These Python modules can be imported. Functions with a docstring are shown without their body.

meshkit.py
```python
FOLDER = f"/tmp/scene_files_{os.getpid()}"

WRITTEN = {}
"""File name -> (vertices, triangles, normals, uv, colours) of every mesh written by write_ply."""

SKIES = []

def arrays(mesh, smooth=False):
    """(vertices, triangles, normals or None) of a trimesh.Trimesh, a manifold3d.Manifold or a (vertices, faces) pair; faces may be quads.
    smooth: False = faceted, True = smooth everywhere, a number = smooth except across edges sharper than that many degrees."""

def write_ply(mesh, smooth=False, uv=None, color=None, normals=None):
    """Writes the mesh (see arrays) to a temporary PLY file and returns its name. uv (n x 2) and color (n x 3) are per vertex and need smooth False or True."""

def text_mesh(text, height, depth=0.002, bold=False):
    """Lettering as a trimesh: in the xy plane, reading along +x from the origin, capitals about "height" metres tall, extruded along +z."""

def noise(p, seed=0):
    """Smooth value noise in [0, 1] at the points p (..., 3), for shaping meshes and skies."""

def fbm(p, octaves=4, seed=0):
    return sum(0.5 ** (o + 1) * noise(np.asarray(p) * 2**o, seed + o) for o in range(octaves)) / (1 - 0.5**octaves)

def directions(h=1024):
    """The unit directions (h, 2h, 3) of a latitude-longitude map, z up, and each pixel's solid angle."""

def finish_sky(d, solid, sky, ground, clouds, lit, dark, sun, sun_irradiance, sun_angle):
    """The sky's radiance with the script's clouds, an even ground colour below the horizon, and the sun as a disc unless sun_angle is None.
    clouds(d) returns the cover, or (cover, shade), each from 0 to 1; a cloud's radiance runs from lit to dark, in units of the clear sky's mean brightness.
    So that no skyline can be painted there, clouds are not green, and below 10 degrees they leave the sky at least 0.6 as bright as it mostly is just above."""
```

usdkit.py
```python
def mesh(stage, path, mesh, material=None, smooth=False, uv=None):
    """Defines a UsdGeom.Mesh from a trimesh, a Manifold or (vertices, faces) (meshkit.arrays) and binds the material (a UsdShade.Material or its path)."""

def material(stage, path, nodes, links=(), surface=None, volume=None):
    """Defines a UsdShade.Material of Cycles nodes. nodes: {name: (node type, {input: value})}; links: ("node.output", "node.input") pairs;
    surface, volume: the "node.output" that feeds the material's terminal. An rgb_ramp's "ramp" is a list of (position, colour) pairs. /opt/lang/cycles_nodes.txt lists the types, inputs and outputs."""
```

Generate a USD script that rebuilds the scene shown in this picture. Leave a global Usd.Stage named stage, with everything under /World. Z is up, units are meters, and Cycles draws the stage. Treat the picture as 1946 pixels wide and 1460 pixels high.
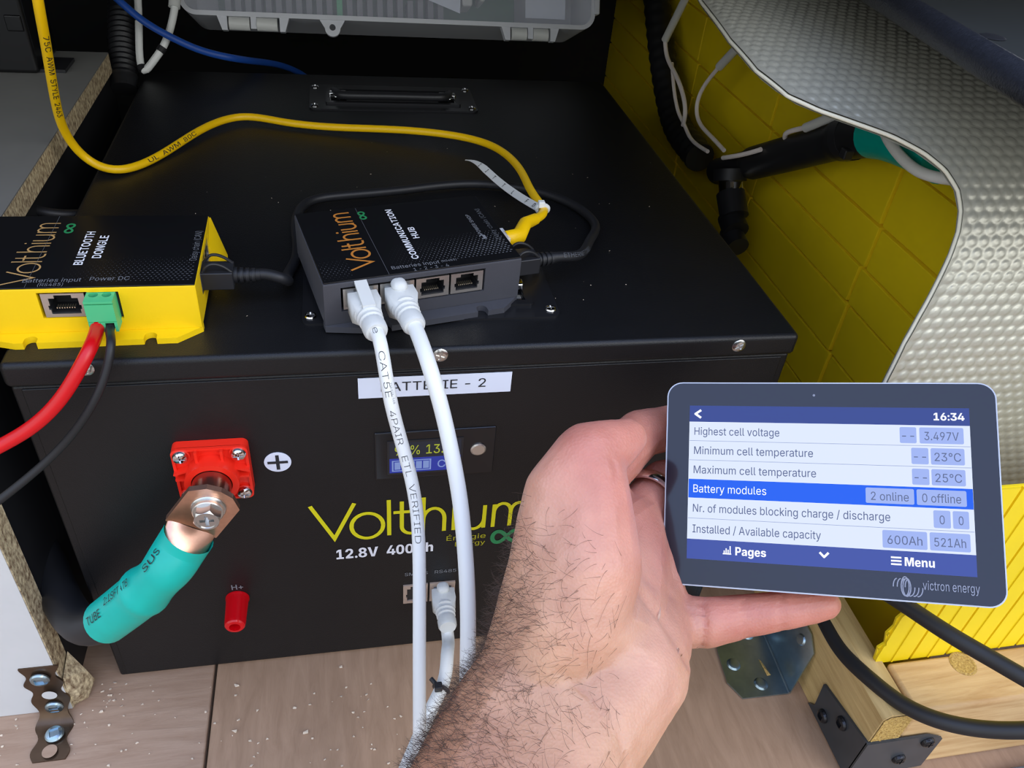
import glob, math, random
import numpy as np, trimesh, manifold3d, shapely
from shapely import affinity
from shapely.geometry import Polygon, LineString, Point, box as sbox
from scipy.interpolate import CubicSpline
from pxr import Gf, Sdf, Usd, UsdGeom, UsdLux, UsdShade, Vt
import usdkit, meshkit

stage = Usd.Stage.CreateInMemory()
UsdGeom.SetStageUpAxis(stage, UsdGeom.Tokens.z); UsdGeom.SetStageMetersPerUnit(stage, 1.0)
UsdGeom.Xform.Define(stage, '/World'); UsdGeom.Scope.Define(stage, '/World/Looks')
rng = np.random.default_rng(7); random.seed(7)

# ------------------------------------------------------------------ camera, sky, exposure
IW, IH, FPX = 1946, 1460, 1537.7
EXPO = -0.72
CAM = np.array([0.1426, -0.2983, 0.4491])
CR = np.array([0.9803, -0.1789, 0.0840]); CR /= np.linalg.norm(CR)
CF = np.array([0.1921, 0.7628, -0.6174]); CF -= CR * (CF @ CR); CF /= np.linalg.norm(CF)
CU = np.cross(CR, CF)
cam = UsdGeom.Camera.Define(stage, '/World/camera')
mtx = np.eye(4); mtx[0, :3], mtx[1, :3], mtx[2, :3], mtx[3, :3] = CR, CU, -CF, CAM
cam.AddTransformOp().Set(Gf.Matrix4d(mtx.tolist()))
cam.CreateHorizontalApertureAttr(36.0); cam.CreateFocalLengthAttr(36.0 * FPX / IW)
cam.CreateClippingRangeAttr(Gf.Vec2f(0.02, 100.0)); cam.CreateExposureAttr(EXPO)
cam.CreateFStopAttr(0.0)

sky = UsdLux.DomeLight.Define(stage, '/World/sky')
sky.CreateIntensityAttr(0.78)
usdkit.material(stage, '/World/Looks/sky', {
    'tc': ('texture_coordinate', {}), 'sep': ('separate_xyz', {}),
    'r': ('rgb_ramp', {'ramp': [(0.0, (0.16, 0.16, 0.15)), (0.49, (0.30, 0.31, 0.31)), (0.53, (2.1, 2.15, 2.15)), (0.74, (2.25, 2.4, 2.55)), (0.87, (1.95, 2.4, 3.7)), (1.0, (1.8, 2.35, 3.9))]}),
    'm': ('map_range', {'from_min': -1.0, 'from_max': 1.0}),
    'b': ('background_shader', {'strength': 1.0})},
    [('tc.generated', 'sep.vector'), ('sep.z', 'm.value'), ('m.result', 'r.fac'), ('r.color', 'b.color')], surface='b.background')
UsdShade.MaterialBindingAPI.Apply(sky.GetPrim()).Bind(UsdShade.Material.Get(stage, '/World/Looks/sky'))

# daylight through the open doorway beside the photographer, on the right
door = UsdLux.RectLight.Define(stage, '/World/doorway_light')
door.CreateWidthAttr(1.3); door.CreateHeightAttr(1.3); door.CreateIntensityAttr(5.0); door.CreateColorAttr(Gf.Vec3f(1.0, .97, .93))
_p, _t = np.array([1.35, -1.35, 1.45]), np.array([.25, -.05, .2]); _z = (_p - _t) / np.linalg.norm(_p - _t); _x = np.cross([0, 0, 1.0], _z); _x /= np.linalg.norm(_x)
_m = np.eye(4); _m[0, :3], _m[1, :3], _m[2, :3], _m[3, :3] = _x, np.cross(_z, _x), _z, _p; door.AddTransformOp().Set(Gf.Matrix4d(_m.tolist()))

# ------------------------------------------------------------------ pixel helpers (photo frame 1946x1460 -> points of the place)
def ray(x, y):
    return CF + CR * ((x - IW / 2) / FPX) - CU * ((y - IH / 2) / FPX)
def PL(x, y, axis, val):
    d = ray(x, y); return CAM + d * ((val - CAM[axis]) / d[axis])
def PD(x, y, depth):
    return CAM + ray(x, y) * depth

# ------------------------------------------------------------------ things, parts, names
_used = {}
def numbered(parent, name):
    k = (parent, name); n = _used.get(k, 0); _used[k] = n + 1
    return f'{parent}/{name}' if n == 0 else f'{parent}/{name}_{n:03d}'
def setdata(prim, label=None, cat=None, group=None, kind=None):
    for k, v in (('label', label), ('category', cat), ('group', group), ('kind', kind)):
        if v: prim.SetCustomDataByKey(k, v)
def obj(name, mesh, mat, parent='/World', smooth=30, loc=None, **data):
    v, f = vf(mesh)
    path = numbered(parent, name)
    m = usdkit.mesh(stage, path, (v - (0 if loc is None else loc), f), MATS[mat], smooth=smooth)
    setdata(m.GetPrim(), **data)
    return path
class Thing:
    def __init__(self, name, label, cat, loc=(0, 0, 0), group=None, kind=None):
        self.loc = np.array(loc, float); self.path = numbered('/World', name)
        x = UsdGeom.Xform.Define(stage, self.path); x.AddTranslateOp().Set(Gf.Vec3d(*map(float, loc)))
        setdata(x.GetPrim(), label, cat, group, kind)
    def part(self, name, mesh, mat, parent=None, smooth=30, **data):
        return obj(name, mesh, mat, parent or self.path, smooth, self.loc, **data)

# ------------------------------------------------------------------ mesh helpers
def vf(m):
    if isinstance(m, list): return cat(m)
    if hasattr(m, 'to_mesh'):
        q = m.to_mesh(); return np.asarray(q.vert_properties[:, :3], float), np.asarray(q.tri_verts, int)
    if hasattr(m, 'faces'): return np.asarray(m.vertices, float), np.asarray(m.faces, int)
    return np.asarray(m[0], float), np.asarray(m[1], int)
def cat(ms):
    V, F, n = [], [], 0
    for m in ms:
        v, f = vf(m); V.append(v); F.append(f + n); n += len(v)
    return np.vstack(V), np.vstack(F)
class Fr:
    """A local frame: o + x*ex + y*ey + z*ez."""
    def __init__(self, o, ex=(1, 0, 0), ey=(0, 1, 0), ez=None):
        self.o = np.asarray(o, float); ex = np.asarray(ex, float); ey = np.asarray(ey, float)
        ex = ex / np.linalg.norm(ex); ey = ey - ex * (ex @ ey); ey = ey / np.linalg.norm(ey)
        self.R = np.stack([ex, ey, np.cross(ex, ey)], 1)
    def p(self, v): return np.asarray(v, float) @ self.R.T + self.o
    def __call__(self, mesh):
        v, f = vf(mesh); return self.p(v), f
    def sub(self, o, ex=(1, 0, 0), ey=(0, 1, 0)):
        return Fr(self.p(o), self.R @ np.asarray(ex, float), self.R @ np.asarray(ey, float))
def box(a, b):
    a, b = np.minimum(a, b), np.maximum(a, b)
    m = trimesh.creation.box(b - a); m.apply_translation((a + b) / 2); return m
_t = np.radians([0, 22.5, 45, 67.5, 90])
_oct = np.array([[np.cos(a) * np.cos(b), np.cos(a) * np.sin(b), np.sin(a)] for a in _t for b in _t])
_t2 = np.radians([0, 45, 90])
_oct2 = np.array([[np.cos(a) * np.cos(b), np.cos(a) * np.sin(b), np.sin(a)] for a in _t2 for b in _t2])
def rbox(a, b, r, lo=False):
    a, b = np.minimum(a, b), np.maximum(a, b); r = min(r, (b - a).min() / 2.001); pts = []
    for s in np.ndindex(2, 2, 2):
        s = np.array(s) * 2 - 1; pts.append(np.where(s > 0, b - r, a + r) + (_oct2 if lo else _oct) * s * r)
    h = trimesh.convex.convex_hull(np.vstack(pts)); return h
def hull(pts): return trimesh.convex.convex_hull(np.asarray(pts))
def ext(poly, z0, z1):
    out = []
    for g in getattr(poly, 'geoms', [poly]):
        m = trimesh.creation.extrude_polygon(g, z1 - z0, engine='earcut'); m.apply_translation([0, 0, z0]); out.append(m)
    return cat(out)
def flat(poly, z=0.0):
    out = []
    for g in getattr(poly, 'geoms', [poly]):
        if g.area < 1e-14: continue
        v, f = trimesh.creation.triangulate_polygon(g, engine='earcut')
        out.append((np.c_[v, np.full(len(v), z)], f))
    return cat(out)
def lathe(prof, n=24):
    """prof: (radius, z) pairs from the bottom up, about z."""
    m = trimesh.creation.revolve(np.asarray(prof, float), sections=n); return m
def frames(P):
    T = np.gradient(P, axis=0); T /= np.linalg.norm(T, axis=1, keepdims=True)
    N = np.zeros_like(T); a = np.array([0, 0, 1.0]) if abs(T[0, 2]) < .9 else np.array([1.0, 0, 0])
    n = a - T[0] * (a @ T[0]); N[0] = n / np.linalg.norm(n)
    for i in range(1, len(P)):
        n = N[i - 1] - T[i] * (N[i - 1] @ T[i]); N[i] = n / np.linalg.norm(n)
    return T, N, np.cross(T, N)
def tube(P, r, n=16, caps=True, scale=None):
    P = np.asarray(P, float); r = np.broadcast_to(np.asarray(r, float), (len(P),)); T, N, B = frames(P)
    a = np.linspace(0, 2 * np.pi, n, endpoint=False); sx, sy = scale or (1, 1)
    V = (P[:, None] + r[:, None, None] * (sx * np.cos(a)[None, :, None] * N[:, None] + sy * np.sin(a)[None, :, None] * B[:, None])).reshape(-1, 3)
    i, j = np.meshgrid(np.arange(len(P) - 1), np.arange(n), indexing='ij'); k = (j + 1) % n
    q = np.stack([i * n + j, i * n + k, (i + 1) * n + k, (i + 1) * n + j], -1).reshape(-1, 4)
    F = np.vstack([q[:, [0, 1, 2]], q[:, [0, 2, 3]]])
    if caps:
        V = np.vstack([V, P[:1], P[-1:]]); m = len(P) * n; jj = np.arange(n); kk = (jj + 1) % n
        F = np.vstack([F, np.stack([np.full(n, m), kk, jj], 1), np.stack([np.full(n, m + 1), (len(P) - 1) * n + jj, (len(P) - 1) * n + kk], 1)])
    return V, F
def spl(pts, n=60):
    pts = np.asarray(pts, float); d = np.r_[0, np.cumsum(np.sqrt(np.linalg.norm(np.diff(pts, axis=0), axis=1)))]
    c = CubicSpline(d, pts, bc_type='natural'); Q = c(np.linspace(0, d[-1], n * 4))
    L = np.r_[0, np.cumsum(np.linalg.norm(np.diff(Q, axis=0), axis=1))]; s = np.linspace(0, L[-1], n)
    return np.stack([np.interp(s, L, Q[:, k]) for k in range(3)], 1)
def pxd(rows, n=60):
    """a smooth path through (x, y, depth) rows of the photograph"""
    return spl([PD(*r) for r in rows], n)
def bar(p0, p1, r, n=12): return tube(np.array([p0, p1]), r, n)
def disc(fr, r, h, n=24, ch=0.15):
    return fr(lathe([(0, 0), (r, 0), (r, h * (1 - ch)), (r - h * ch, h), (0, h)], n))

# ------------------------------------------------------------------ lettering
_fonts = {}
def font(wght):
    from PIL import ImageFont
    if wght not in _fonts:
        f = ImageFont.truetype(glob.glob('/opt/blender-*/*/datafiles/fonts/Inter.woff2')[0], 96)
        try: f.set_variation_by_axes([14, wght])
        except Exception: pass
        _fonts[wght] = f
    return _fonts[wght]
_textcache = {}
def text2d(s, wght=400):
    """lettering as a shapely shape: baseline y = 0, capitals 1 high, starting at x = 0"""
    if (s, wght) in _textcache: return _textcache[(s, wght)]
    from PIL import Image, ImageDraw
    f = font(wght); x0, y0, x1, y1 = f.getbbox(s, anchor='ls')
    im = Image.new('L', (x1 - x0 + 8, y1 - y0 + 8)); ImageDraw.Draw(im).text((4 - x0, 4 - y0), s, 255, f, anchor='ls')
    on = np.pad(np.asarray(im) > 127, ((0, 0), (1, 1))).astype(np.int8); d = np.diff(on, axis=1)
    rows, st = np.nonzero(d == 1); en = np.nonzero(d == -1)[1]
    g = shapely.union_all(shapely.box(st, -rows - 1, en, -rows)).buffer(.6).buffer(-.6).simplify(.8)
    g = affinity.affine_transform(g, [1 / 70, 0, 0, 1 / 70, -4 / 70, (4 - y0) / 70]); _textcache[(s, wght)] = g
    return g
def textfit(s, h, width=None, wght=400, align='l'):
    g = text2d(s, wght); w = g.bounds[2] - g.bounds[0]; sx = h if width is None else width / w
    g = affinity.affine_transform(g, [sx, 0, 0, h, -g.bounds[0] * sx, 0])
    W = g.bounds[2]; return affinity.translate(g, {'l': 0, 'c': -W / 2, 'r': -W}[align], 0)
def print_on(fr, s, x, y, h, width=None, wght=400, align='l', z=0.00015):
    return fr(flat(affinity.translate(textfit(s, h, width, wght, align), x, y), z))
def wrap_text(P, r, s0, s, h, width=None, wght=500, turn=0.0, eps=0.00012):
    """lettering printed round a tube along its path, facing the open front"""
    L = np.r_[0, np.cumsum(np.linalg.norm(np.diff(P, axis=0), axis=1))]; T, N, B = frames(P)
    v, f = flat(textfit(s, h, width, wght)); m = trimesh.Trimesh(v, f, process=False)
    vv, ff = trimesh.remesh.subdivide_to_size(m.vertices, m.faces, h * .3, max_iter=8)
    u = s0 + vv[:, 0]; I = lambda A: np.stack([np.interp(u, L, A[:, k]) for k in range(3)], 1)
    p, n, b, t = I(P), I(N), I(B), I(T)
    mid = np.array([np.interp(s0 + (v[:, 0].max()) / 2, L, P[:, k]) for k in range(3)]); d = CAM - mid
    n0 = np.array([np.interp(s0 + v[:, 0].max() / 2, L, N[:, k]) for k in range(3)]); b0 = np.array([np.interp(s0 + v[:, 0].max() / 2, L, B[:, k]) for k in range(3)])
    phi = np.arctan2(d @ b0, d @ n0) + turn - (vv[:, 1] - h / 2) / r
    return p + (r + eps) * (np.cos(phi)[:, None] * n + np.sin(phi)[:, None] * b), ff

def arc(cx, cy, rx, ry, a0, a1, n=20):
    a = np.radians(np.linspace(a0, a1, n)); return list(zip(cx + rx * np.cos(a), cy + ry * np.sin(a)))
def logo2d(w):
    """the thin round logo word; cap height 1, total length 3.9; w is the stroke width"""
    S = [[(0, 1), (.43, 0), (.86, 1)], arc(1.1, .31, .32, .37, 0, 360, 40), [(1.54, 1.02), (1.54, -.03)],
         [(1.8, .95), (1.8, .2)] + arc(2.0, .2, .2, .22, 180, 275, 8) + [(2.1, -.02)], [(1.63, .64), (1.98, .64)],
         [(2.24, 1.02), (2.24, -.03)], [(2.24, .3)] + arc(2.46, .36, .22, .32, 180, 0, 14) + [(2.68, -.03)],
         [(2.88, .66), (2.88, -.03)], [(3.08, .66), (3.08, .26)] + arc(3.3, .26, .22, .3, 180, 360, 14) + [(3.52, .66)], [(3.52, .66), (3.52, -.03)],
         [(3.72, .66), (3.72, -.03)], [(3.72, .4)] + arc(3.9, .42, .18, .25, 180, 0, 12) + [(4.08, -.03)], [(4.08, .4)] + arc(4.26, .42, .18, .25, 180, 0, 12) + [(4.44, -.03)]]
    g = shapely.union_all([LineString(s).buffer(w / 2, cap_style='flat', join_style='mitre') for s in S] + [Point(2.88, .87).buffer(w * .62)])
    return g.simplify(.004)
def infinity2d(w):
    a = np.linspace(0, 2 * np.pi, 60); d = 1 + np.sin(a) ** 2
    return LineString(np.c_[np.cos(a) / d, 1.35 * np.sin(a) * np.cos(a) / d]).buffer(w / 2).simplify(.004)

# ------------------------------------------------------------------ materials
MATS = {}
def mat(name, col, rough=.5, metal=0.0, var=0.0, vscale=40.0, bump=0.0, bscale=300.0, stretch=(1, 1, 1), col2=None, detail=4.0, world=False, **kw):
    n = {'p': ('principled_bsdf', {'base_color': tuple(col), 'roughness': rough, 'metallic': metal, **kw})}; l = []
    if var or bump or col2:
        n['tc'] = ('geometry', {}) if world else ('texture_coordinate', {}); src = 'tc.position' if world else 'tc.object'
        n['map'] = ('mapping', {'scale': tuple(stretch)}); l.append((src, 'map.vector'))
    if var or col2:
        n['nz'] = ('noise_texture', {'scale': vscale, 'detail': detail, 'roughness': .6}); l.append(('map.vector', 'nz.vector'))
        a = np.array(col); lo, hi = (a * (1 - var), np.minimum(a * (1 + var), 1)) if col2 is None else (a, np.array(col2))
        n['rp'] = ('rgb_ramp', {'ramp': [(.3, tuple(lo)), (.7, tuple(hi))]}); l += [('nz.fac', 'rp.fac'), ('rp.color', 'p.base_color')]
    if bump:
        n['nb'] = ('noise_texture', {'scale': bscale, 'detail': 3.0}); n['bp'] = ('bump', {'strength': 1.0, 'distance': bump})
        l += [('map.vector', 'nb.vector'), ('nb.fac', 'bp.height'), ('bp.normal', 'p.normal')]
    MATS[name] = usdkit.material(stage, '/World/Looks/' + name, n, l, surface='p.BSDF')
def emit(name, srgb, s=1.0):
    c = np.array(srgb) / 255.; c = np.where(c <= .04045, c / 12.92, ((c + .055) / 1.055) ** 2.4)
    MATS[name] = usdkit.material(stage, '/World/Looks/' + name, {'p': ('principled_bsdf', {'base_color': (0.01, 0.01, 0.015), 'roughness': .25, 'specular_ior_level': 0.2,
        'emission_color': tuple(c), 'emission_strength': s * 2.0 ** -EXPO})}, [], surface='p.BSDF')
def L(*rgb):
    c = np.array(rgb) / 255.; return tuple(np.where(c <= .04045, c / 12.92, ((c + .055) / 1.055) ** 2.4))

mat('black_powder', L(11, 11, 12), .40, var=.1, bump=.00012, bscale=1800, specular_ior_level=.38)
mat('black_plastic', L(24, 24, 26), .4)
mat('black_gloss', L(14, 14, 16), .12)
mat('black_rubber', L(15, 15, 17), .5, var=.12)
mat('grey_plastic', L(58, 58, 62), .5, var=.05, bump=.00003, bscale=3000)
mat('label_black', L(10, 10, 11), .3)
mat('yellow_plastic', L(232, 192, 0), .48, bump=.00004, bscale=900)
mat('yellow_jacket', L(236, 188, 4), .4)
mat('white_jacket', L(222, 223, 218), .36)
mat('white_plastic', L(204, 205, 200), .42)
mat('clear_plastic', L(225, 228, 230), .1, alpha=.45)
mat('ink_black', L(22, 22, 26), .7)
mat('ink_grey', L(112, 114, 118), .7)
mat('ink_dim', L(78, 80, 84), .7)
mat('ink_white', L(225, 226, 230), .6)
mat('ink_yellow', L(214, 206, 8), .55)
mat('ink_olive', L(158, 152, 20), .6)
mat('ink_green', L(32, 122, 70), .55)
mat('ink_orange', L(178, 112, 42), .55)
mat('ink_tan', L(176, 138, 84), .55)
mat('sticker_white', L(214, 220, 232), .5)
mat('steel', (.62, .62, .6), .24, 1.0)
mat('zinc', (.36, .47, .53), .3, 1.0, var=.18, vscale=60)
mat('chrome', (.75, .75, .75), .1, 1.0)
mat('dark_metal', L(52, 52, 54), .22, .8)
mat('nickel', (.66, .64, .6), .32, 1.0)
mat('jack_beige', L(170, 150, 135), .4, .3)
mat('gold', (1.0, .88, .62), .3, 1.0)
mat('copper', (.74, .43, .30), .33, 1.0, var=.12, vscale=150)
mat('copper_dark', (.34, .16, .11), .26, 1.0)
mat('red_plastic', L(228, 40, 22), .35)
mat('red_glossy', L(196, 4, 16), .16)
mat('red_jacket', L(192, 2, 14), .36)
mat('green_plastic', L(72, 176, 118), .42)
mat('green_dark', L(28, 92, 58), .5)
mat('teal_tube', L(0, 166, 148), .42, var=.07, vscale=60)
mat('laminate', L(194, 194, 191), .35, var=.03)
mat('laminate_shaded', L(106, 105, 101), .45, var=.04)  # white laminate of the flat board, its shade put into the colour
mat('particle', L(96, 70, 44), .85, vscale=420, col2=L(214, 196, 156), bump=.0006, bscale=500, stretch=(1, 1, .7))
mat('foil', (.50, .49, .41), .40, .5, var=.05, vscale=12)
mat('foil_edge', L(226, 222, 200), .6)
mat('yellow_panel', L(238, 208, 22), .42, var=.06, vscale=9)
mat('board_grey', L(38, 40, 39), .75, specular_ior_level=.15, var=.1, vscale=14)
mat('edge_trim', L(30, 31, 35), .28, var=.2, vscale=400, bump=.0003, bscale=900)
mat('wall_dark', L(20, 20, 21), .8)
mat('debris', L(206, 188, 164), .8, var=.15, vscale=300)
mat('display_glass', L(20, 22, 30), .07)
mat('display_frame', L(176, 178, 182), .35, .6)
mat('logo_grey', L(122, 126, 140), .5)
mat('silver', (.8, .8, .79), .12, 1.0)
mat('strap_bronze', L(92, 74, 58), .3, .85, var=.15, vscale=90)
mat('blue_jacket', L(24, 70, 150), .45)
mat('haze_plastic', L(188, 190, 200), .12, alpha=.14)
mat('haze_rim', L(200, 202, 206), .3)
def wood(name, c1, c2, stretch, scale=9.0, rough=.6, knots=False):
    n = {'tc': ('geometry', {}), 'map': ('mapping', {'scale': stretch}), 'nz': ('noise_texture', {'scale': scale, 'detail': 8.0, 'roughness': .62, 'distortion': .6}),
         'rp': ('rgb_ramp', {'ramp': [(.25, c1), (.5, tuple((np.array(c1) + np.array(c2)) / 2)), (.75, c2)]}), 'n2': ('noise_texture', {'scale': 7.0, 'detail': 3.0}),
         'r2': ('rgb_ramp', {'ramp': [(.3, (.74, .72, .7)), (.7, (1.0, 1.0, 1.0))]}), 'mx': ('mix_color', {'blend_type': 'multiply', 'fac': 1.0}),
         'bp': ('bump', {'strength': .6, 'distance': .0006}), 'p': ('principled_bsdf', {'roughness': rough})}
    l = [('tc.position', 'map.vector'), ('map.vector', 'nz.vector'), ('nz.fac', 'rp.fac'), ('tc.position', 'n2.vector'), ('n2.fac', 'r2.fac'), ('rp.color', 'mx.a'), ('r2.color', 'mx.b'),
         ('mx.result', 'p.base_color'), ('nz.fac', 'bp.height'), ('bp.normal', 'p.normal')]
    MATS[name] = usdkit.material(stage, '/World/Looks/' + name, n, l, surface='p.BSDF')
wood('plywood', L(150, 120, 96), L(178, 150, 126), (3, 22, 22), 7.0)
wood('plywood_b', L(146, 116, 90), L(174, 142, 114), (22, 4, 22), 7.0)
wood('lumber_x', L(176, 134, 82), L(226, 194, 142), (1.5, 16, 16), 9.0)
wood('lumber_y', L(168, 138, 84), L(214, 186, 128), (22, 1.6, 22), 9.0)
wood('end_grain', L(126, 88, 30), L(222, 190, 110), (90, 90, 90), 9.0)

H, HB, W, D = 0.2319, 0.2193, 0.3608, 0.372
# ------------------------------------------------------------------ the setting
fl = Thing('floor', 'brown plywood compartment floor of two sheets with a seam', 'floor', kind='structure')
fl.part('plywood_sheet', rbox((-.6, -1.2, -.012), (.0527, .75, 0), .0012), 'plywood')
fl.part('plywood_sheet', rbox((.0543, -1.2, -.0122), (1.1, .75, -.0002), .0012), 'plywood_b')
obj('wall_back', box((-.6, .70, -.01), (1.1, .74, .475)), 'wall_dark', kind='structure', label='dark back wall of the storage compartment')
obj('wall_left', box((-.64, -.02, -.01), (-.60, .74, .475)), 'wall_dark', kind='structure', label='dark left wall of the storage compartment')
obj('ceiling', box((-.64, .0, .475), (1.14, .74, .50)), 'wall_dark', kind='structure', label='dark underside above the storage compartment')

# ------------------------------------------------------------------ battery
bt = Thing('battery', 'black steel battery case labelled BATTERIE - 2 standing on the plywood floor', 'battery')
bt.part('case', rbox((0, 0, .0004), (W, D, HB - .0003), .0016), 'black_powder')
bt.part('front_panel', rbox((.0042, -.0007, .003), (W - .0042, .002, HB - .0016), .0006), 'black_powder')
lid = bt.part('lid', rbox((-.0012, -.0022, HB), (W + .0012, D + .0012, H), .0028), 'black_powder')
def cross_screw(fr, r, h, m='steel', square=False):
    """a pan head with a driver recess; fr's z points out of the surface"""
    head = manifold3d.Manifold.revolve(manifold3d.CrossSection([[(0, 0), (r, 0), (r, h * .35), (r * .86, h * .75), (r * .55, h), (0, h)]]), 24)
    rec = manifold3d.Manifold.cube((r * .95, r * .95, h), True) if square else manifold3d.Manifold.cube((r * 1.25, r * .22, h), True) + manifold3d.Manifold.cube((r * .22, r * 1.25, h), True)
    return fr(vf(head - rec.translate((0, 0, h * 1.02))))
FP = lambda x, z, y=-.0007: Fr((x, y, z), (1, 0, 0), (0, 0, 1))      # frame on the battery's front, z towards the opening
for (px, py), a in (((162, 701), 20), ((837, 675), 70), ((1404, 657), 35)):
    p = PL(px, py, 1, -.0022)
    bt.part('lid_screw', cross_screw(FP(p[0], p[2], -.0021).sub((0, 0, 0), (math.cos(math.radians(a)), math.sin(math.radians(a)), 0), (-math.sin(math.radians(a)), math.cos(math.radians(a)), 0)), .0036, .0011), 'steel', label='steel cross-head screw')
st = bt.part('name_sticker', box((.1446, -.0011, .2040), (.2170, -.0008, .2159)), 'sticker_white', label='white printed label reading BATTERIE - 2')
fp = FP(0, 0, -.0011)
bt.part('lettering', print_on(fp, 'BATTERIE - 2', .1551, .2078, .0052, .0494, 400), 'ink_black', parent=st)
# small display module
dm = bt.part('display_module', rbox((.1513, -.0016, .1500), (.2119, 0, .1818), .0012), 'black_gloss', label='small black display module with a silver button')
bt.part('display_rim', FP(0, 0, -.0016)(ext(sbox(.1575, .1535, .1955, .1765).difference(sbox(.1585, .1545, .1945, .1755)), 0, .0004)), 'black_plastic', parent=dm)
emit('lcd_dark', (30, 32, 38)); emit('lcd_blue', (40, 52, 150)); emit('lcd_pale', (120, 140, 196)); emit('lcd_green', (160, 168, 40))
f2 = FP(0, 0, -.0017)
bt.part('lcd', f2(flat(sbox(.1585, .1645, .1945, .1755), .0001)), 'lcd_dark', parent=dm)
bt.part('lcd_field', f2(flat(sbox(.1585, .1545, .1945, .1645), .0001)), 'lcd_blue', parent=dm)
bt.part('lcd_digits', print_on(f2, '90%', .1612, .1668, .0062, .0125, 500, z=.0002), 'lcd_green', parent=dm)
bt.part('lcd_digits', print_on(f2, '13.5', .1768, .1668, .0062, .0125, 500, z=.0002), 'lcd_green', parent=dm)
bi = sbox(.1597, .1556, .1795, .1632).difference(sbox(.1605, .1563, .1787, .1625)).union(shapely.union_all([sbox(.161 + k * .0036, .1568, .164 + k * .0036, .162) for k in range(5)]))
bt.part('battery_icon', f2(flat(bi, .0002)), 'lcd_pale', parent=dm)
bt.part('lcd_digits', print_on(f2, 'C2', .1828, .1567, .0052, .008, 500, z=.0002), 'lcd_pale', parent=dm)
bt.part('button', FP(.2033, .1676, -.0016)(lathe([(0, 0), (.0040, 0), (.0040, .0006), (.0032, .0011), (0, .0011)], 28)), 'nickel', parent=dm)
# printed front
fq = FP(0, 0, -.0008)
lg = affinity.affine_transform(logo2d(.085), [.0262, 0, 0, .0264, .1176, .1072])
bt.part('logo_lettering', fq(flat(lg, .00012)), 'ink_yellow', label='large yellow brand lettering')
bt.part('infinity_mark', fq(flat(affinity.affine_transform(infinity2d(.3), [.0082, 0, 0, .0095, .2238, .0975]), .00012)), 'ink_green')
bt.part('rating_lettering', print_on(fq, '12.8V  400Ah', .1290, .0900, .0080, .0532, 800), 'ink_white')
bt.part('small_lettering', [print_on(fq, 'Énergie', .1895, .0978, .0040, .0222, 500), print_on(fq, 'Energy', .1945, .0925, .0036, .0172, 500)], 'ink_olive')
bt.part('port_lettering', [print_on(fq, 'SMBUS', .1664, .0700, .0028, .0132, 500), print_on(fq, 'RS485', .1836, .0700, .0028, .0126, 500)], 'ink_grey')
bt.part('terminal_lettering', print_on(fq, 'H+', .0716, .0718, .0042, .0062, 700), 'ink_grey')
pl = bt.part('plus_sticker', FP(.1047, .1665, -.0008)(lathe([(0, 0), (.0064, 0), (.0064, .0003), (0, .0003)], 40)), 'sticker_white', label='round white sticker with a black plus sign')
bt.part('plus_sign', FP(.1047, .1665, -.0012)(flat(sbox(-.0048, -.0008, .0048, .0008).union(sbox(-.0008, -.0048, .0008, .0048)), .0001)), 'ink_black', parent=pl)
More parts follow.
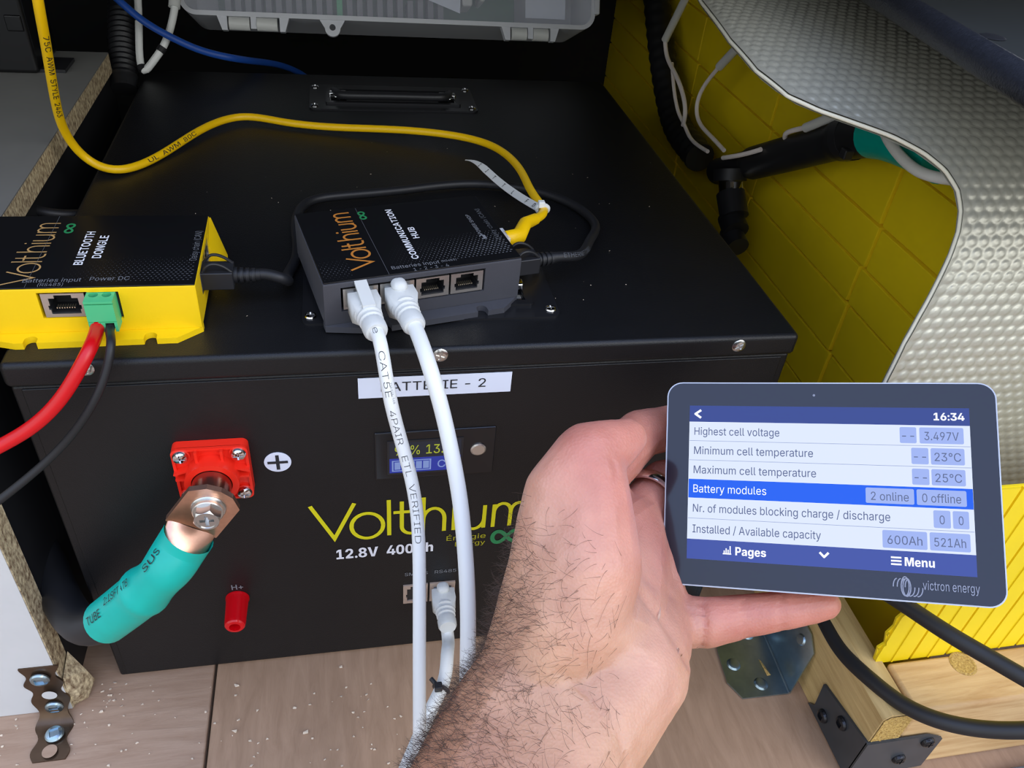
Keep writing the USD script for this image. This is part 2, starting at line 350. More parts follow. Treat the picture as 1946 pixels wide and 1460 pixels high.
def rj45(T, fr, w, h, m='nickel', parent=None, plugged=False, depth=.009):
    """a modular socket; fr sits at the lower left of its face, z pointing out"""
    op = sbox(.16 * w, .14 * h, .84 * w, .80 * h).union(sbox(.30 * w, .7 * h, .70 * w, .93 * h)).union(sbox(.12 * w, .32 * h, .88 * w, .50 * h))
    face = T.part('port', fr(ext(sbox(0, 0, w, h).difference(op), -.0006, .0005)), m, parent=parent, label='metal framed network socket')
    inn = [ext(sbox(.02 * w, .02 * h, .98 * w, .98 * h).difference(op), -depth, -.0006), box((.02 * w, .02 * h, -depth - .0005), (.98 * w, .98 * h, -depth))]
    T.part('port_cavity', fr(cat(inn)), 'black_plastic', parent=None if parent else face)
    if not plugged:
        pins = [box(((.27 + .058 * k) * w, .30 * h, -.0034), ((.27 + .058 * k) * w + .00042, .30 * h + .0006, -.0008)) for k in range(8)]
        T.part('contact_pins', fr(cat(pins)), 'gold', parent=None if parent else face)
rj45(bt, FP(.1655, .0453, -.0012), .0143, .0165, 'jack_beige', depth=.0004); rj45(bt, FP(.1810, .0453, -.0012), .0150, .0165, 'jack_beige', plugged=True, depth=.0004)
# positive terminal
tc = np.array([.0755, 0, .1665]); ft = FP(.0755, .1665, -.0008)
hw = .0170
plate = sbox(-hw, -hw, hw, hw).buffer(-.003).buffer(.003)
ring = Point(0, 0).buffer(.0122, 24).difference(Point(0, 0).buffer(.0092, 24))
ribs = shapely.union_all([sbox(-.0063, .009, -.0051, .0166), sbox(.0051, .009, .0063, .0166), sbox(-.0063, -.0166, -.0051, -.009), sbox(.0051, -.0166, .0063, -.009),
    sbox(.009, -.0006, .0166, .0006), sbox(-.0166, -.0006, -.009, .0006)]
    + [LineString([(.0095, .006), (.0165, .0035)]).buffer(.0006), LineString([(-.0095, .006), (-.0165, .0035)]).buffer(.0006)])
rim = plate.difference(plate.buffer(-.0013))
tb = bt.part('terminal_block', ft(cat([ext(plate, 0, .0048), ext(rim, .0046, .0062), ext(ring, .0046, .0128), ext(ribs, .0046, .0086)] + [ext(Point(sx * .0128, sy * .0128).buffer(.0042), .0046, .0060) for sx in (-1, 1) for sy in (-1, 1)])), 'red_plastic', label='red plastic terminal block')
for sx in (-1, 1):
    for sy in (-1, 1):
        bt.part('terminal_screw', cross_screw(ft.sub((sx * .0128, sy * .0128, .0060)), .0036, .0024), 'chrome', parent=tb)
bt.part('terminal_post', ft(lathe([(0, .004), (.0089, .004), (.0089, .0238), (.0084, .0243), (0, .0243)], 36)), 'copper_dark', parent=tb)
# red binding post
fb = FP(.0737, .0640, -.0008)
bt.part('binding_post', fb(lathe([(0, 0), (.0064, 0), (.0064, .0012), (.0060, .0020), (.0056, .0165), (.0053, .0182), (.0046, .0190), (.0030, .0192), (.0026, .0150), (0, .0150)], 32)), 'red_glossy', label='red glossy binding post')
# carrying handles on the lid
def carry_handle(y0, y1):
    pts = sbox(.1206, y0, .2436, y1).buffer(-.004).buffer(.004)
    pl_ = bt.part('handle_plate', Fr((0, 0, H))(ext(pts.difference(sbox(.136, y0 + .0135, .228, y1 - .0135).buffer(.0)), 0, .0012)), 'dark_metal', label='dark chromed handle plate')
    ym = (y0 + y1) / 2
    bt.part('handle_well', Fr((0, 0, H))(flat(sbox(.136, y0 + .0135, .228, y1 - .0135), .0002)), 'black_gloss', parent=pl_)
    lip = LineString([(.134, y0 + .0115), (.230, y0 + .0115), (.230, y1 - .0115), (.134, y1 - .0115), (.134, y0 + .0115)]).buffer(.0018)
    bt.part('handle_lip', Fr((0, 0, H))(ext(lip, .001, .0026)), 'dark_metal', parent=pl_)
    for x in (.1245, .2395):
        for y in (y0 + .006, y1 - .006):
            bt.part('handle_screw', cross_screw(Fr((x, y, H + .0011)), .0028, .0016), 'chrome', parent=pl_)
    for x0, x1 in ((.1345, .1475), (.2165, .2295)):
        bt.part('handle_clip', [rbox((x0, ym - .002, H + .001), (x1, ym + .004, H + .0050), .0012), rbox((x0 + .004, ym - .007, H + .001), (x1 - .004, ym - .0035, H + .004), .001)], 'chrome', parent=pl_)
    grip = spl([(.1395, ym + .002, H + .0042), (.1425, ym - .006, H + .0050), (.148, ym - .0085, H + .0052), (.182, ym - .0085, H + .0052), (.216, ym - .0085, H + .0052), (.2215, ym - .006, H + .0050), (.2245, ym + .002, H + .0042)], 60)
    bt.part('grip', tube(grip, .0031, 12), 'black_plastic', parent=pl_)
carry_handle(.0195, .0720); carry_handle(.2935, .3450)

# ------------------------------------------------------------------ the two modules on the lid
WM, DM, HM = .0950, .0649, .0220
def module(T, fr, shell, flange_cut=True):
    fl_ = Polygon([(0, -.0005), (.0, .004), (WM, .004), (WM, .001), (.0850, -.0072), (.0205, -.0072), (.0170, -.0060)])
    for cx in (.0265, .0740):
        fl_ = fl_.difference(LineString([(cx, -.02), (cx, -.0050)]).buffer(.0026))
    bk = Polygon([(0, DM - .002), (.012, DM + .007), (.083, DM + .007), (WM, DM - .002)])
    body = manifold3d.Manifold.hull_points(np.asarray(rbox((0, 0, 0), (WM, DM, HM), .0007, True).vertices))
    for (x0, x1, z0, z1) in T.pockets:
        body = body - manifold3d.Manifold.cube((x1 - x0, .012, z1 - z0)).translate((x0, -.001, z0))
    for (y0, y1, z0, z1) in T.side:
        body = body - manifold3d.Manifold.cube((.012, y1 - y0, z1 - z0)).translate((WM - .011, y0, z0))
    sh = T.part('case', fr(vf(body)), shell)
    T.part('mounting_flange', fr(ext(fl_, -.0030, .0002)), shell, smooth=20); T.part('mounting_flange', fr(ext(bk, -.0030, .0002)), shell, smooth=20)
    return sh
def halftone(x0, x1, y0, y1, grow):
    out = []
    for i in range(int((x1 - x0) / .0019)):
        for j in range(int((y1 - y0) / .0016)):
            x, y = x0 + i * .0019 + (j % 2) * .00095, y0 + j * .0016; g = grow(x, y)
            if g > .06: out.append(sbox(x, y, x + .0011 * g, y + .0005 * (.5 + g / 2)))
    return shapely.MultiPolygon(out)
# communication hub
hy, hx = .210, .0298
ex = np.array([math.cos(hy), math.sin(hy), .004]); ey = np.array([-math.sin(hy), math.cos(hy), hx])
HUB = Fr((.1313, .0130, .2358), ex, ey)
hub = Thing('communication_hub', 'dark grey network hub box with two white cables plugged in its front', 'hub', HUB.o)
hub.pockets = [(.0078, .0765, .0068, .0194)]; hub.side = [(.0170, .0362, .0072, .0194)]
module(hub, HUB, 'grey_plastic')
lb = hub.part('top_label', HUB(rbox((.0006, .0006, HM - .0002), (WM - .0004, DM - .0006, HM + .0007), .0003, True)), 'label_black', label='black printed top label')
top = HUB.sub((0, 0, HM + .0007)); up = lambda fr, x, y: fr.sub((x, y, 0), (0, 1, 0), (-1, 0, 0))
u = .0520 / 4.44
hub.part('logo_lettering', up(top, .0256, .0078)(flat(affinity.scale(logo2d(.10), u, .0110, origin=(0, 0)), .0001)), 'ink_orange', parent=lb, label='orange brand lettering')
hub.part('infinity_mark', up(top, .0316, .0556)(flat(affinity.scale(infinity2d(.32), .0036, .0030, origin=(0, 0)), .0001)), 'ink_green', parent=lb)
hub.part('lettering', [print_on(up(top, .0472, .0104), 'COMMUNICATION', 0, 0, .0033, .0482, 700), print_on(up(top, .0530, .0283), 'HUB', 0, 0, .0033, .0108, 700)], 'ink_white', parent=lb)
hub.part('lettering', [print_on(top, 'Batteries input', .0325, .0042, .0026, .0227, 400), print_on(top, '(RS485)', .0563, .0048, .0016, .0074, 400), print_on(top, '1 - 2 - 3 - 4', .0418, .0006, .0024, .0168, 400)], 'ink_grey', parent=lb)
hub.part('lettering', print_on(up(top, .0912, .0186), 'Daisy chain (CAN)', 0, 0, .0024, .0312, 400), 'ink_dim', parent=lb)
arrow = Polygon([(0, 0), (.0034, 0), (.0046, .0016), (.0034, .0032), (.0026, .0032), (.0034, .0016), (.0010, .0016), (.0010, .0026), (.0, .0026)])
hub.part('lettering', [print_on(up(top, .0840, .0250), 'POWER SHOP', 0, 0, .0020, .0200, 600), up(top, .0848, .0202)(flat(arrow, .00015))], 'ink_grey', parent=lb)
hub.part('dot_pattern', top(flat(halftone(.034, .0935, .0062, .0300, lambda x, y: max(0, min(1, (x - .03) / .05 * (1 - abs(y - .012) / .018)))), .0001)), 'ink_grey', parent=lb, kind='stuff')
hub.part('dot_pattern', top(flat(halftone(.0015, .0150, .0022, .0190, lambda x, y: .5 * max(0, 1 - abs(y - .009) / .01)), .0001)), 'ink_dim', parent=lb, kind='stuff')
hub.part('rule_line', top(flat(sbox(.0300, .0006, .0302, .064), .0001)), 'ink_dim', parent=lb)
for k in range(4):
    rj45(hub, HUB.sub((.0088 + .0169 * k, .0006, .0076), (1, 0, 0), (0, 0, 1)), .0160, .0108, plugged=k < 2)
rj45(hub, HUB.sub((WM - .0006, .0186, .0080), (0, 1, 0), (0, 0, 1)), .0160, .0108, plugged=True)
# bluetooth dongle
DON = Fr((-.0170, .0155, .2351), (1, .014, -.0066), (-.014, 1, 0))
don = Thing('bluetooth_dongle', 'bright yellow plastic box with black top label and green terminal plug', 'dongle', DON.o)
don.pockets = [(.0322, .0516, .0076, .0202), (.0505, .0638, .0066, .0200)]; don.side = [(.0140, .0500, .0072, .0194)]
module(don, DON, 'yellow_plastic')
don.part('end_fin', DON(hull([(WM - .001, DM - .016, 0), (WM + .0075, DM - .016, 0), (WM - .001, DM, 0), (WM + .006, DM, 0), (WM - .001, DM - .016, .016), (WM + .0005, DM, .021), (WM - .001, DM, .021)])), 'yellow_plastic')
lb = don.part('top_label', DON(rbox((.0004, .0004, HM - .0002), (WM - .0004, DM - .0004, HM + .0006), .0003, True)), 'label_black', label='black printed top label')
top = DON.sub((0, 0, HM + .0006))
don.part('logo_lettering', up(top, .0300, .0030)(flat(affinity.scale(logo2d(.07), .0538 / 4.44, .0115, origin=(0, 0)), .0001)), 'ink_tan', parent=lb, label='tan brand lettering')
don.part('infinity_mark', up(top, .0352, .0518)(flat(affinity.scale(infinity2d(.32), .0042, .0032, origin=(0, 0)), .0001)), 'ink_green', parent=lb)
don.part('lettering', [print_on(up(top, .0470, .0182), 'BLUETOOTH', 0, 0, .0038, .0302, 700), print_on(up(top, .0534, .0238), 'DONGLE', 0, 0, .0038, .0206, 700)], 'ink_white', parent=lb)
don.part('lettering', [print_on(top, 'Batteries input', .0266, .0044, .0030, .0224, 400), print_on(top, '(RS485)', .0330, .0012, .0024, .0097, 400), print_on(top, 'Power DC', .0523, .0048, .0030, .0156, 400)], 'ink_grey', parent=lb)
don.part('lettering', print_on(up(top, .0935, .0205), 'Daisy chain (CAN)', 0, 0, .0030, .0272, 300), 'ink_grey', parent=lb)
don.part('dot_pattern', top(flat(halftone(.040, .0935, .0040, .0250, lambda x, y: max(0, min(1, (x - .035) / .055 * (1 - abs(y - .010) / .016)))), .0001)), 'ink_dim', parent=lb, kind='stuff')
don.part('rule_line', top(flat(sbox(.0283, .0006, .0285, .064), .0001)), 'ink_dim', parent=lb)
rj45(don, DON.sub((.0334, .0006, .0080), (1, 0, 0), (0, 0, 1)), .0168, .0116)
don.part('socket_block', DON(box((.0507, .001, .0068), (.0634, .010, .0198))), 'black_plastic')
for y0 in (.0150, .0325):
    rj45(don, DON.sub((WM - .0006, y0, .0080), (0, 1, 0), (0, 0, 1)), .0160, .0108, plugged=True)
gt = manifold3d.Manifold.cube((.0112, .0135, .0150)).translate((.0514, -.0075, .0048))
gt = gt - manifold3d.Manifold.cube((.0120, .0014, .0006)).translate((.0510, -.0078, .0182)) - manifold3d.Manifold.cube((.012, .0010, .0005)).translate((.0510, -.0080, .0095))
for cx in (.0544, .0596):
    gt = gt - manifold3d.Manifold.cylinder(.006, .0019, .0019, 20).translate((cx, -.0018, .0165)) - manifold3d.Manifold.cube((.0036, .006, .0048)).translate((cx - .0018, -.0080, .0044))
tp = don.part('terminal_plug', DON(vf(gt)), 'green_plastic', label='green two-way screw terminal plug')
for cx in (.0544, .0596):
    don.part('clamp_screw', cross_screw(DON.sub((cx, -.0018, .0165)), .0017, .0012, 'steel'), 'green_dark', parent=tp)
    don.part('clamp_cage', DON(box((cx - .0015, -.0040, .0052), (cx + .0015, -.0022, .0090))), 'steel', parent=tp)

# ------------------------------------------------------------------ hand-held touch display
DR = np.array([[.8784, .1489, -.4542], [-.3995, .7504, -.5266], [.2624, .6440, .7186]]); DP = np.array([.3292, -.0948, .2229])
DEV = Fr(DP, DR[:, 0], DR[:, 1])
dv = Thing('touch_display', 'rectangular black touch display held in the hand and listing battery data', 'display', DP)
rr = lambda w, h, r: sbox(-w / 2, -h / 2, w / 2, h / 2).buffer(-r).buffer(r, 8)
dv.part('frame', DEV(cat([ext(rr(.1285, .0870, .0065), -.0065, -.0004)])), 'display_frame', label='thin silver frame')
dv.part('back_cover', DEV(ext(rr(.1180, .0760, .005), -.0165, -.0060)), 'black_plastic')
gl = dv.part('glass', DEV(ext(rr(.1273, .0858, .0060), -.0010, 0)), 'display_glass', label='dark glossy front glass')
emit('scr_head', (46, 66, 140)); emit('scr_white', (222, 232, 252)); emit('scr_blue', (0, 92, 240)); emit('scr_badge', (158, 178, 238)); emit('scr_text', (92, 104, 140)); emit('scr_line', (150, 164, 204)); emit('scr_ink', (240, 244, 255), 1.15); emit('scr_foot', (58, 78, 162))
scr = dv.part('screen', DEV(flat(sbox(-.0544, -.0324, .0542, .0330), .00012)), 'scr_white', parent=None, label='lit screen with a list of battery values')
Z = .0002
dv.part('header_bar', DEV(flat(sbox(-.0544, .0259, .0542, .0330), Z)), 'scr_head', parent=scr)
dv.part('footer_bar', DEV(flat(sbox(-.0544, -.0324, .0542, -.0242), Z)), 'scr_foot', parent=scr)
rows = [.0259, .0176, .00925, .00105, -.0069, -.0155, -.0242]
dv.part('selected_row', DEV(flat(sbox(-.0542, rows[4], .0541, rows[3]), Z)), 'scr_blue', parent=scr)
dv.part('divider_lines', DEV(flat(shapely.union_all([sbox(-.0542, y - .0001, .0540, y + .0001) for y in (rows[1], rows[2], rows[5])]), Z)), 'scr_line', parent=scr)
DT = lambda s, x, y, h, w=None, g=400, al='l': DEV(flat(affinity.translate(textfit(s, h, w, g, al), x, y), .00042))
data = [('Highest cell voltage', .0349, [('--', .0288, .0349), ('3.497V', .0360, .0518)]), ('Minimum cell temperature', .0481, [('--', .0328, .0390), ('23°C', .0398, .0518)]),
        ('Maximum cell temperature', .0492, [('--', .0328, .0390), ('25°C', .0398, .0518)]), ('Battery modules', .0297, [('2 online', .0156, .0333), ('0 offline', .0342, .0518)]),
        ('Nr. of modules blocking charge / discharge', .0766, [('0', .0399, .0459), ('0', .0467, .0523)]), ('Installed / Available capacity', .0508, [('600Ah', .0214, .0374), ('521Ah', .0383, .0524)])]
for k, (s, w, bd) in enumerate(data):
    yb = (rows[k] + rows[k + 1]) / 2 - .00165
    dv.part('row_lettering', DT(s, -.0522, yb, .0033, w, 420), 'scr_ink' if k == 3 else 'scr_text', parent=scr)
    for t, x0, x1 in bd:
        b = dv.part('value_badge', DEV(flat(sbox(x0, rows[k + 1] + .0009, x1, rows[k] - .0009).buffer(-.0006).buffer(.0006), .0003)), 'scr_badge', parent=scr)
        dv.part('badge_lettering', DT(t, (x0 + x1) / 2, yb - .0002, .0033, None if t == '--' else (x1 - x0) * (.3 if len(t) == 1 else .78), 400, 'c'), 'scr_text', parent=scr)
dv.part('header_lettering', DT('16:34', .0413, .0279, .0031, .0111, 800), 'scr_ink', parent=scr)
dv.part('back_arrow', DEV(flat(LineString([(-.0495, .0310), (-.0519, .0293), (-.0495, .0276)]).buffer(.0005, cap_style='flat'), .0004)), 'scr_ink', parent=scr)
dv.part('footer_lettering', [DT('Pages', -.0347, -.0299, .0034, .0122, 800), DT('Menu', .0291, -.0299, .0034, .0106, 800)], 'scr_ink', parent=scr)
ics = [[sbox(-.0397, -.0298, -.0363, -.0293)] + [sbox(-.0394 + k * .0008, -.0294, -.0389 + k * .0008, -.0291 + h) for k, h in enumerate((.0009, .0018, .0013, .0028))], [sbox(.0242, -.0298 + k * .0013, .0280, -.0291 + k * .0013) for k in range(3)],
    [LineString([(-.0020, -.0266), (-.0003, -.0284), (.0014, -.0266)]).buffer(.00045, cap_style='flat')]]
for nm, g in zip(('pages_icon', 'menu_icon', 'down_arrow'), ics): dv.part(nm, DEV(flat(shapely.union_all(g), .0004)), 'scr_ink', parent=scr)
mk = shapely.union_all([LineString(arc(.0262 + k * .0014, -.0378, .0014, .0030, 100 + 10 * 0, 180)).buffer(.00022) for k in range(4)] + [LineString(arc(.0290, -.0376, .0014, .0036, 0, 360)).buffer(.00022), LineString(arc(.0296, -.0380, .0014, .0034, 0, 360)).buffer(.00022)]
    + [LineString(arc(.0292 + k * .0014, -.0380, .0018, .0032, 270, 360)).buffer(.00022) for k in range(4)])
dv.part('brand_lettering', [DT('victron energy', .0352, -.0384, .0034, .0196, 500), DEV(flat(mk, .0003))], 'logo_grey', parent=gl)
dv.part('light_sensor', DEV(flat(Point(-.0035, .0379).buffer(.0005), .0001)), 'logo_grey', parent=gl)

# ------------------------------------------------------------------ left cabinet boards, strap
cb = Thing('cabinet_board', 'white laminated particle board lying flat above the left side', 'board', (-.02, .2, .25))
cb.part('core', box((-.60, -.0172, .2368), (-.0203, .3500, .2500)), 'particle', label='raw particle board edge')
cb.part('laminate', box((-.60, -.0172, .2500), (-.0203, .3500, .2507)), 'laminate_shaded')
vp = Thing('upright_board', 'white laminated upright panel with a raw particle board edge at lower left', 'panel', (-.03, -.01, 0))
edge = hull([(-.0215, -.0172, .0004), (-.0215, -.0030, .0004), (-.0203, -.0172, .2366), (-.0203, -.0030, .2366), (-.60, -.0172, .0004), (-.60, -.0030, .0004), (-.60, -.0172, .2366), (-.60, -.0030, .2366)])
vp.part('core', edge, 'particle', label='raw particle board edge')
chip = [(-.023, -.0165, .0006), (-.0150, -.012, .0006), (-.0120, -.004, .006), (-.0130, -.006, .018), (-.0203, -.0172, .030), (-.0203, -.003, .034), (-.023, -.003, .0006), (-.0165, -.0155, .010)]
vp.part('swollen_corner', hull(chip), 'particle', smooth=False, label='chipped and swollen lower corner')
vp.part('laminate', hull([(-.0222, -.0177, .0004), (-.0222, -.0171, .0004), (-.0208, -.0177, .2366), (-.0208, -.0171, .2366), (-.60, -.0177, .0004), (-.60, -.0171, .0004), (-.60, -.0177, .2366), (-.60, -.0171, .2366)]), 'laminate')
dk = Thing('gap_shade_sheet', 'added black sheet darkening the gap between the cabinet and the battery', 'sheet', (-.025, .15, 0)); dk.part('sheet', box((-.0300, -.0020, .0004), (-.0226, .355, .2362)), 'black_rubber')  # added sheet, stands in for the deep shade of this gap
# perforated strap bent from the panel to the floor
ss = Thing('hanger_strap', 'bronze perforated metal strap screwed to the panel and the plywood', 'strap', (-.045, -.03, 0))
sp = [np.array(PL(x, y, 1, -.0186)) for x, y in ((72, 1270), (82, 1300), (96, 1330))]
fl0 = [np.array(PL(x, y, 2, .0012)) for x, y in ((104, 1372), (100, 1400), (92, 1446))]
def strap_mesh(path, w, n=46):
    P = spl(path, n); t = np.linspace(0, 1, n); wv = w * (1 + .16 * np.cos(t * 2 * np.pi * 4.3)) / 2
    T = np.gradient(P, axis=0); X = np.tile([1.0, 0, 0], (n, 1)); N = np.cross(X, T); N /= np.linalg.norm(N, axis=1, keepdims=True)
    V = np.concatenate([P - X * wv[:, None], P + X * wv[:, None], P - X * wv[:, None] + N * .0011, P + X * wv[:, None] + N * .0011]); F = []
    for i in range(n - 1):
        a, b, c, d = i, n + i, 2 * n + i, 3 * n + i
        for q in ((a, a + 1, b + 1, b), (c, d, d + 1, c + 1), (a, c, c + 1, a + 1), (b, b + 1, d + 1, d)): F += [(q[0], q[1], q[2]), (q[0], q[2], q[3])]
    for i in (0, n - 1): F += [(i, n + i, 3 * n + i), (i, 3 * n + i, 2 * n + i)]
    return V, np.array(F)
ss.part('strap', strap_mesh(sp + fl0, .0170), 'strap_bronze')
WALLF = Fr(sp[0], (1, 0, 0), (0, 0, 1)); FLOORF = Fr((0, 0, 0))
for (x, y), onwall in (((76, 1291), True), ((104, 1343), True), ((104, 1396), False)):
    fr = Fr(PL(x, y, 1, -.0198), (1, 0, 0), (0, 0, 1)) if onwall else Fr(PL(x, y, 2, .0026), (1, .3, 0), (-.3, 1, 0))
    ss.part('screw', cross_screw(fr, .0049, .0022, square=True), 'zinc')
for (x, y), onwall, m in (((94, 1322), True, 'laminate'), ((94, 1428), False, 'plywood')):
    fr = Fr(PL(x, y, 1, -.0202), (1, 0, 0), (0, 0, 1)) if onwall else Fr(PL(x, y, 2, .0028))
    ss.part('strap_hole', fr(flat(Point(0, 0).buffer(.0038))), m)
# black equipment standing on the flat board
eq = Thing('equipment_box', 'black equipment case with a slotted mounting foot on the flat board', 'case', PL(20, 145, 2, .2508))
a = PL(88, 142, 2, .2508)
eq.part('case', rbox((a[0] - .16, a[1], .2508), (a[0] - .004, .349, .40), .003), 'label_black')
f0 = PL(112, 132, 2, .2508)
eq.part('mounting_foot', ext(sbox(a[0] - .006, a[1] + .004, f0[0] + .006, a[1] + .030), .2508, .2530), 'black_plastic')
eq.part('foot_slot', [Fr((a[0] + dx, a[1] + dy, .2531))(lathe([(0, 0), (.0022, 0), (.0022, .0008), (0, .0008)], 14)) for dx, dy in ((-.0005, .010), (.006, .020))][0], 'dark_metal')
eq.part('connector', rbox((a[0] - .016, a[1] - .001, .2780), (a[0] - .006, a[1] + .002, .2880), .001), 'label_black')

# ------------------------------------------------------------------ white network cables in the hub and the battery
def plug(T, fr, m='white_plastic', style='flag', boot=.021, r=.0031):
    """fr: origin at the socket's centre, z pointing out of the socket, y up"""
    T.part('connector', fr(rbox((-.0056, -.0040, -.006), (.0056, .0036, .0040), .0005)), 'clear_plastic', label='clear plastic connector')
    prof = hull(np.vstack([fr.p(np.array([(sx * .0066, sy * .0052, .0022) for sx in (-1, 1) for sy in (-1, 1)])), fr.p(np.array([(sx * .0066, sy * .0056, .0100) for sx in (-1, 1) for sy in (-1, 1)])),
            fr.p(np.array([(.0044 * math.cos(a), .0044 * math.sin(a) - .0004, .0170) for a in np.linspace(0, 6.2, 16)]))]))
    b = T.part('boot', prof, m)
    ribs = []
    for k in range(4):
        z = .0115 + k * .0030; rr_ = .0062 - k * .00035
        ribs.append(fr(lathe([(0, z), (rr_ * .9, z), (rr_, z + .0006), (rr_, z + .0014), (rr_ * .86, z + .0020), (0, z + .0020)], 20)))
    ribs.append(fr(lathe([(0, .0205), (.0050, .0205), (.0054, .0220), (.0053, .0258), (.0046, .0272), (0, .0272)], 22)))
    ribs.append(fr(lathe([(0, .010), (.0048, .010), (.0048, .024), (0, .024)], 18)))
    T.part('boot_rib', cat(ribs), m, parent=b, kind='stuff')
    if style == 'flag':
        T.part('latch_cover', fr(hull([(sx * .0028, y, z) for sx in (-1, 1) for y, z in ((.0082, -.0010), (.0094, -.0004), (.0064, .0150), (.0050, .0150))])), m, parent=b)
    else:
        T.part('latch_cover', fr(cat([rbox((-.0036, .0032, -.0012), (.0036, .0088, .0064), .0030)])), m, parent=b)
hout = -HUB.R[:, 1]
def hubplug(k): return HUB.sub((.0168 + .0169 * k, 0, .0126), (1, 0, 0), (0, 0, 1))
c1 = Thing('network_cable', 'white network cable printed CAT5E from the first hub socket', 'cable', hubplug(0).o, 'white network cables')
plug(c1, hubplug(0), style='flag')
e0 = hubplug(0).p((0, 0, .024)); e1 = hubplug(0).p((0, -.0008, .032))
P1 = spl([e0, e1, PD(738, 740, .344), PD(757, 820, .352), PD(780, 905, .358), PD(793, 985, .360), PD(797, 1100, .360), PD(797, 1250, .362), PD(797, 1400, .366), PD(799, 1540, .372), (.164, -.165, .055), (.160, -.225, .006), (.150, -.36, .0034), (.10, -.55, .0034)], 190)
r1 = .0030
w1_ = c1.part('jacket', tube(P1, r1, 20), 'white_jacket')
c1.part('lettering', wrap_text(P1, r1, .0030, 'e    CAT5E   4PAIR   ETL  VERIFIED', .0026, .098, 200, turn=.15), 'ink_black', parent=w1_)
c1.part('lettering', wrap_text(P1, r1, .0260, 'TIA/EIA-568', .0009, .0090, 300, turn=-.45), 'ink_grey', parent=w1_)
c2 = Thing('network_cable', 'plain white network cable with round booted plug in the second hub socket', 'cable', hubplug(1).o, 'white network cables')
plug(c2, hubplug(1), style='dome')
e0 = hubplug(1).p((0, 0, .024)); e1 = hubplug(1).p((0, -.0008, .032))
P2 = spl([e0, e1, PD(817, 700, .340), PD(840, 780, .342), PD(858, 860, .343), PD(874, 950, .343), PD(884, 1050, .342), PD(889, 1150, .341), PD(889, 1250, .341), PD(886, 1350, .343), PD(880, 1470, .350), (.180, -.170, .055), (.182, -.235, .007), (.176, -.36, .0038), (.14, -.55, .0038)], 190)
c2.part('jacket', tube(P2, .0034, 20), 'white_jacket')
c3 = Thing('network_cable', 'short white network cable hanging from the RS485 socket of the battery', 'cable', (.1885, -.002, .0536), 'white network cables')
plug(c3, Fr((.1885, -.0018, .0535), (1, 0, 0), (0, .10, 1)), style='dome')
P3 = spl([(.1885, -.024, .0515), (.1886, -.032, .049), PD(850, 1245, .437), PD(845, 1290, .430), PD(826, 1335, .422), PD(803, 1385, .415), PD(780, 1440, .405), PD(760, 1510, .400), (.155, -.165, .030), (.145, -.215, .0045), (.130, -.36, .0040), (.06, -.55, .0040)], 150)
c3.part('jacket', tube(P3, .0036, 18), 'white_jacket')
zt = Thing('cable_tie', 'black cable tie round the short white cable above the floor', 'cable tie', PD(838, 1308, .427))
i = int(np.argmin(np.linalg.norm(P3 - PD(838, 1308, .427), axis=1))); T_, N_, B_ = frames(P3)
a = np.linspace(0, 2 * np.pi, 30); ringp = P3[i] + .0039 * (np.cos(a)[:, None] * N_[i] + np.sin(a)[:, None] * B_[i])
zt.part('loop', tube(ringp, .0011, 8, caps=False), 'black_plastic')
zt.part('head', rbox(PD(833, 1306, .421) - .0020, PD(833, 1306, .421) + .0020, .0006), 'black_plastic')
zt.part('tail', bar(PD(833, 1306, .421), PD(819, 1290, .424), .0012), 'black_plastic')

# ------------------------------------------------------------------ yellow cable, its marker tag, black patch cable
yc = Thing('patch_cable', 'long yellow network cable looping over the battery lid', 'cable', PD(75, 30, .37))
hs = HUB.sub((WM, .0268, .0170), (0, 1, 0), (0, 0, 1))
YP = spl([PD(60, -80, .350), PD(72, 0, .362), PD(88, 90, .385), PD(105, 190, .420), PD(130, 262, .452), PD(170, 305, .468), PD(215, 322, .472), PD(270, 312, .484), PD(335, 276, .506), PD(400, 238, .532), PD(465, 222, .548), PD(540, 232, .549), PD(640, 242, .549), PD(760, 247, .548), PD(870, 259, .543),
          PD(940, 280, .528), PD(985, 318, .500), PD(1005, 355, .470), PD(1024, 385, .448), PD(1033, 402, .437), PD(1020, 415, .428), PD(998, 425, .420), hs.p((0, .001, .010)), hs.p((0, 0, .002))], 220)
yj = yc.part('jacket', tube(YP, .0024, 16), 'yellow_jacket')
yc.part('boot', tube(np.array([hs.p((0, 0, .003)), hs.p((0, .001, .010)), PD(998, 425, .420), PD(1018, 416, .4270)]), [.0042, .0040, .0035, .0030], 16), 'yellow_jacket')
yc.part('connector', hs(rbox((-.0056, -.004, -.004), (.0056, .0036, .0030), .0005)), 'clear_plastic', label='clear plastic connector')
yc.part('lettering', [wrap_text(YP, .0024, .036, '75C  AWM  STYLE  2463', .0026, .062, 400, turn=-.3), wrap_text(YP, .0024, .175, 'UL  AWM  80C', .0024, .045, 400)], 'ink_black', parent=yj)
tg = Thing('cable_marker', 'white printed marker tag tied round the yellow cable', 'tag', PD(1030, 395, .44))
TP = spl([PD(884, 304, .520), PD(905, 309, .508), PD(940, 338, .488), PD(985, 372, .462), PD(1026, 396, .438)], 40)
tw = np.linspace(0, 1, 40); wv = .0022 * np.clip(np.minimum(tw * 4, 1.0), .15, 1); side = CU * .8 + CR * .6; nn = -CF
V = np.concatenate([TP + side * wv[:, None], TP - side * wv[:, None], TP + side * wv[:, None] - nn * .0005, TP - side * wv[:, None] - nn * .0005]); F = []
for i in range(39):
    a, b, c, d = i, 40 + i, 80 + i, 120 + i
    for q in ((a, a + 1, b + 1, b), (c, d, d + 1, c + 1), (a, c, c + 1, a + 1), (b, b + 1, d + 1, d)): F += [q[:3], (q[0], q[2], q[3])]
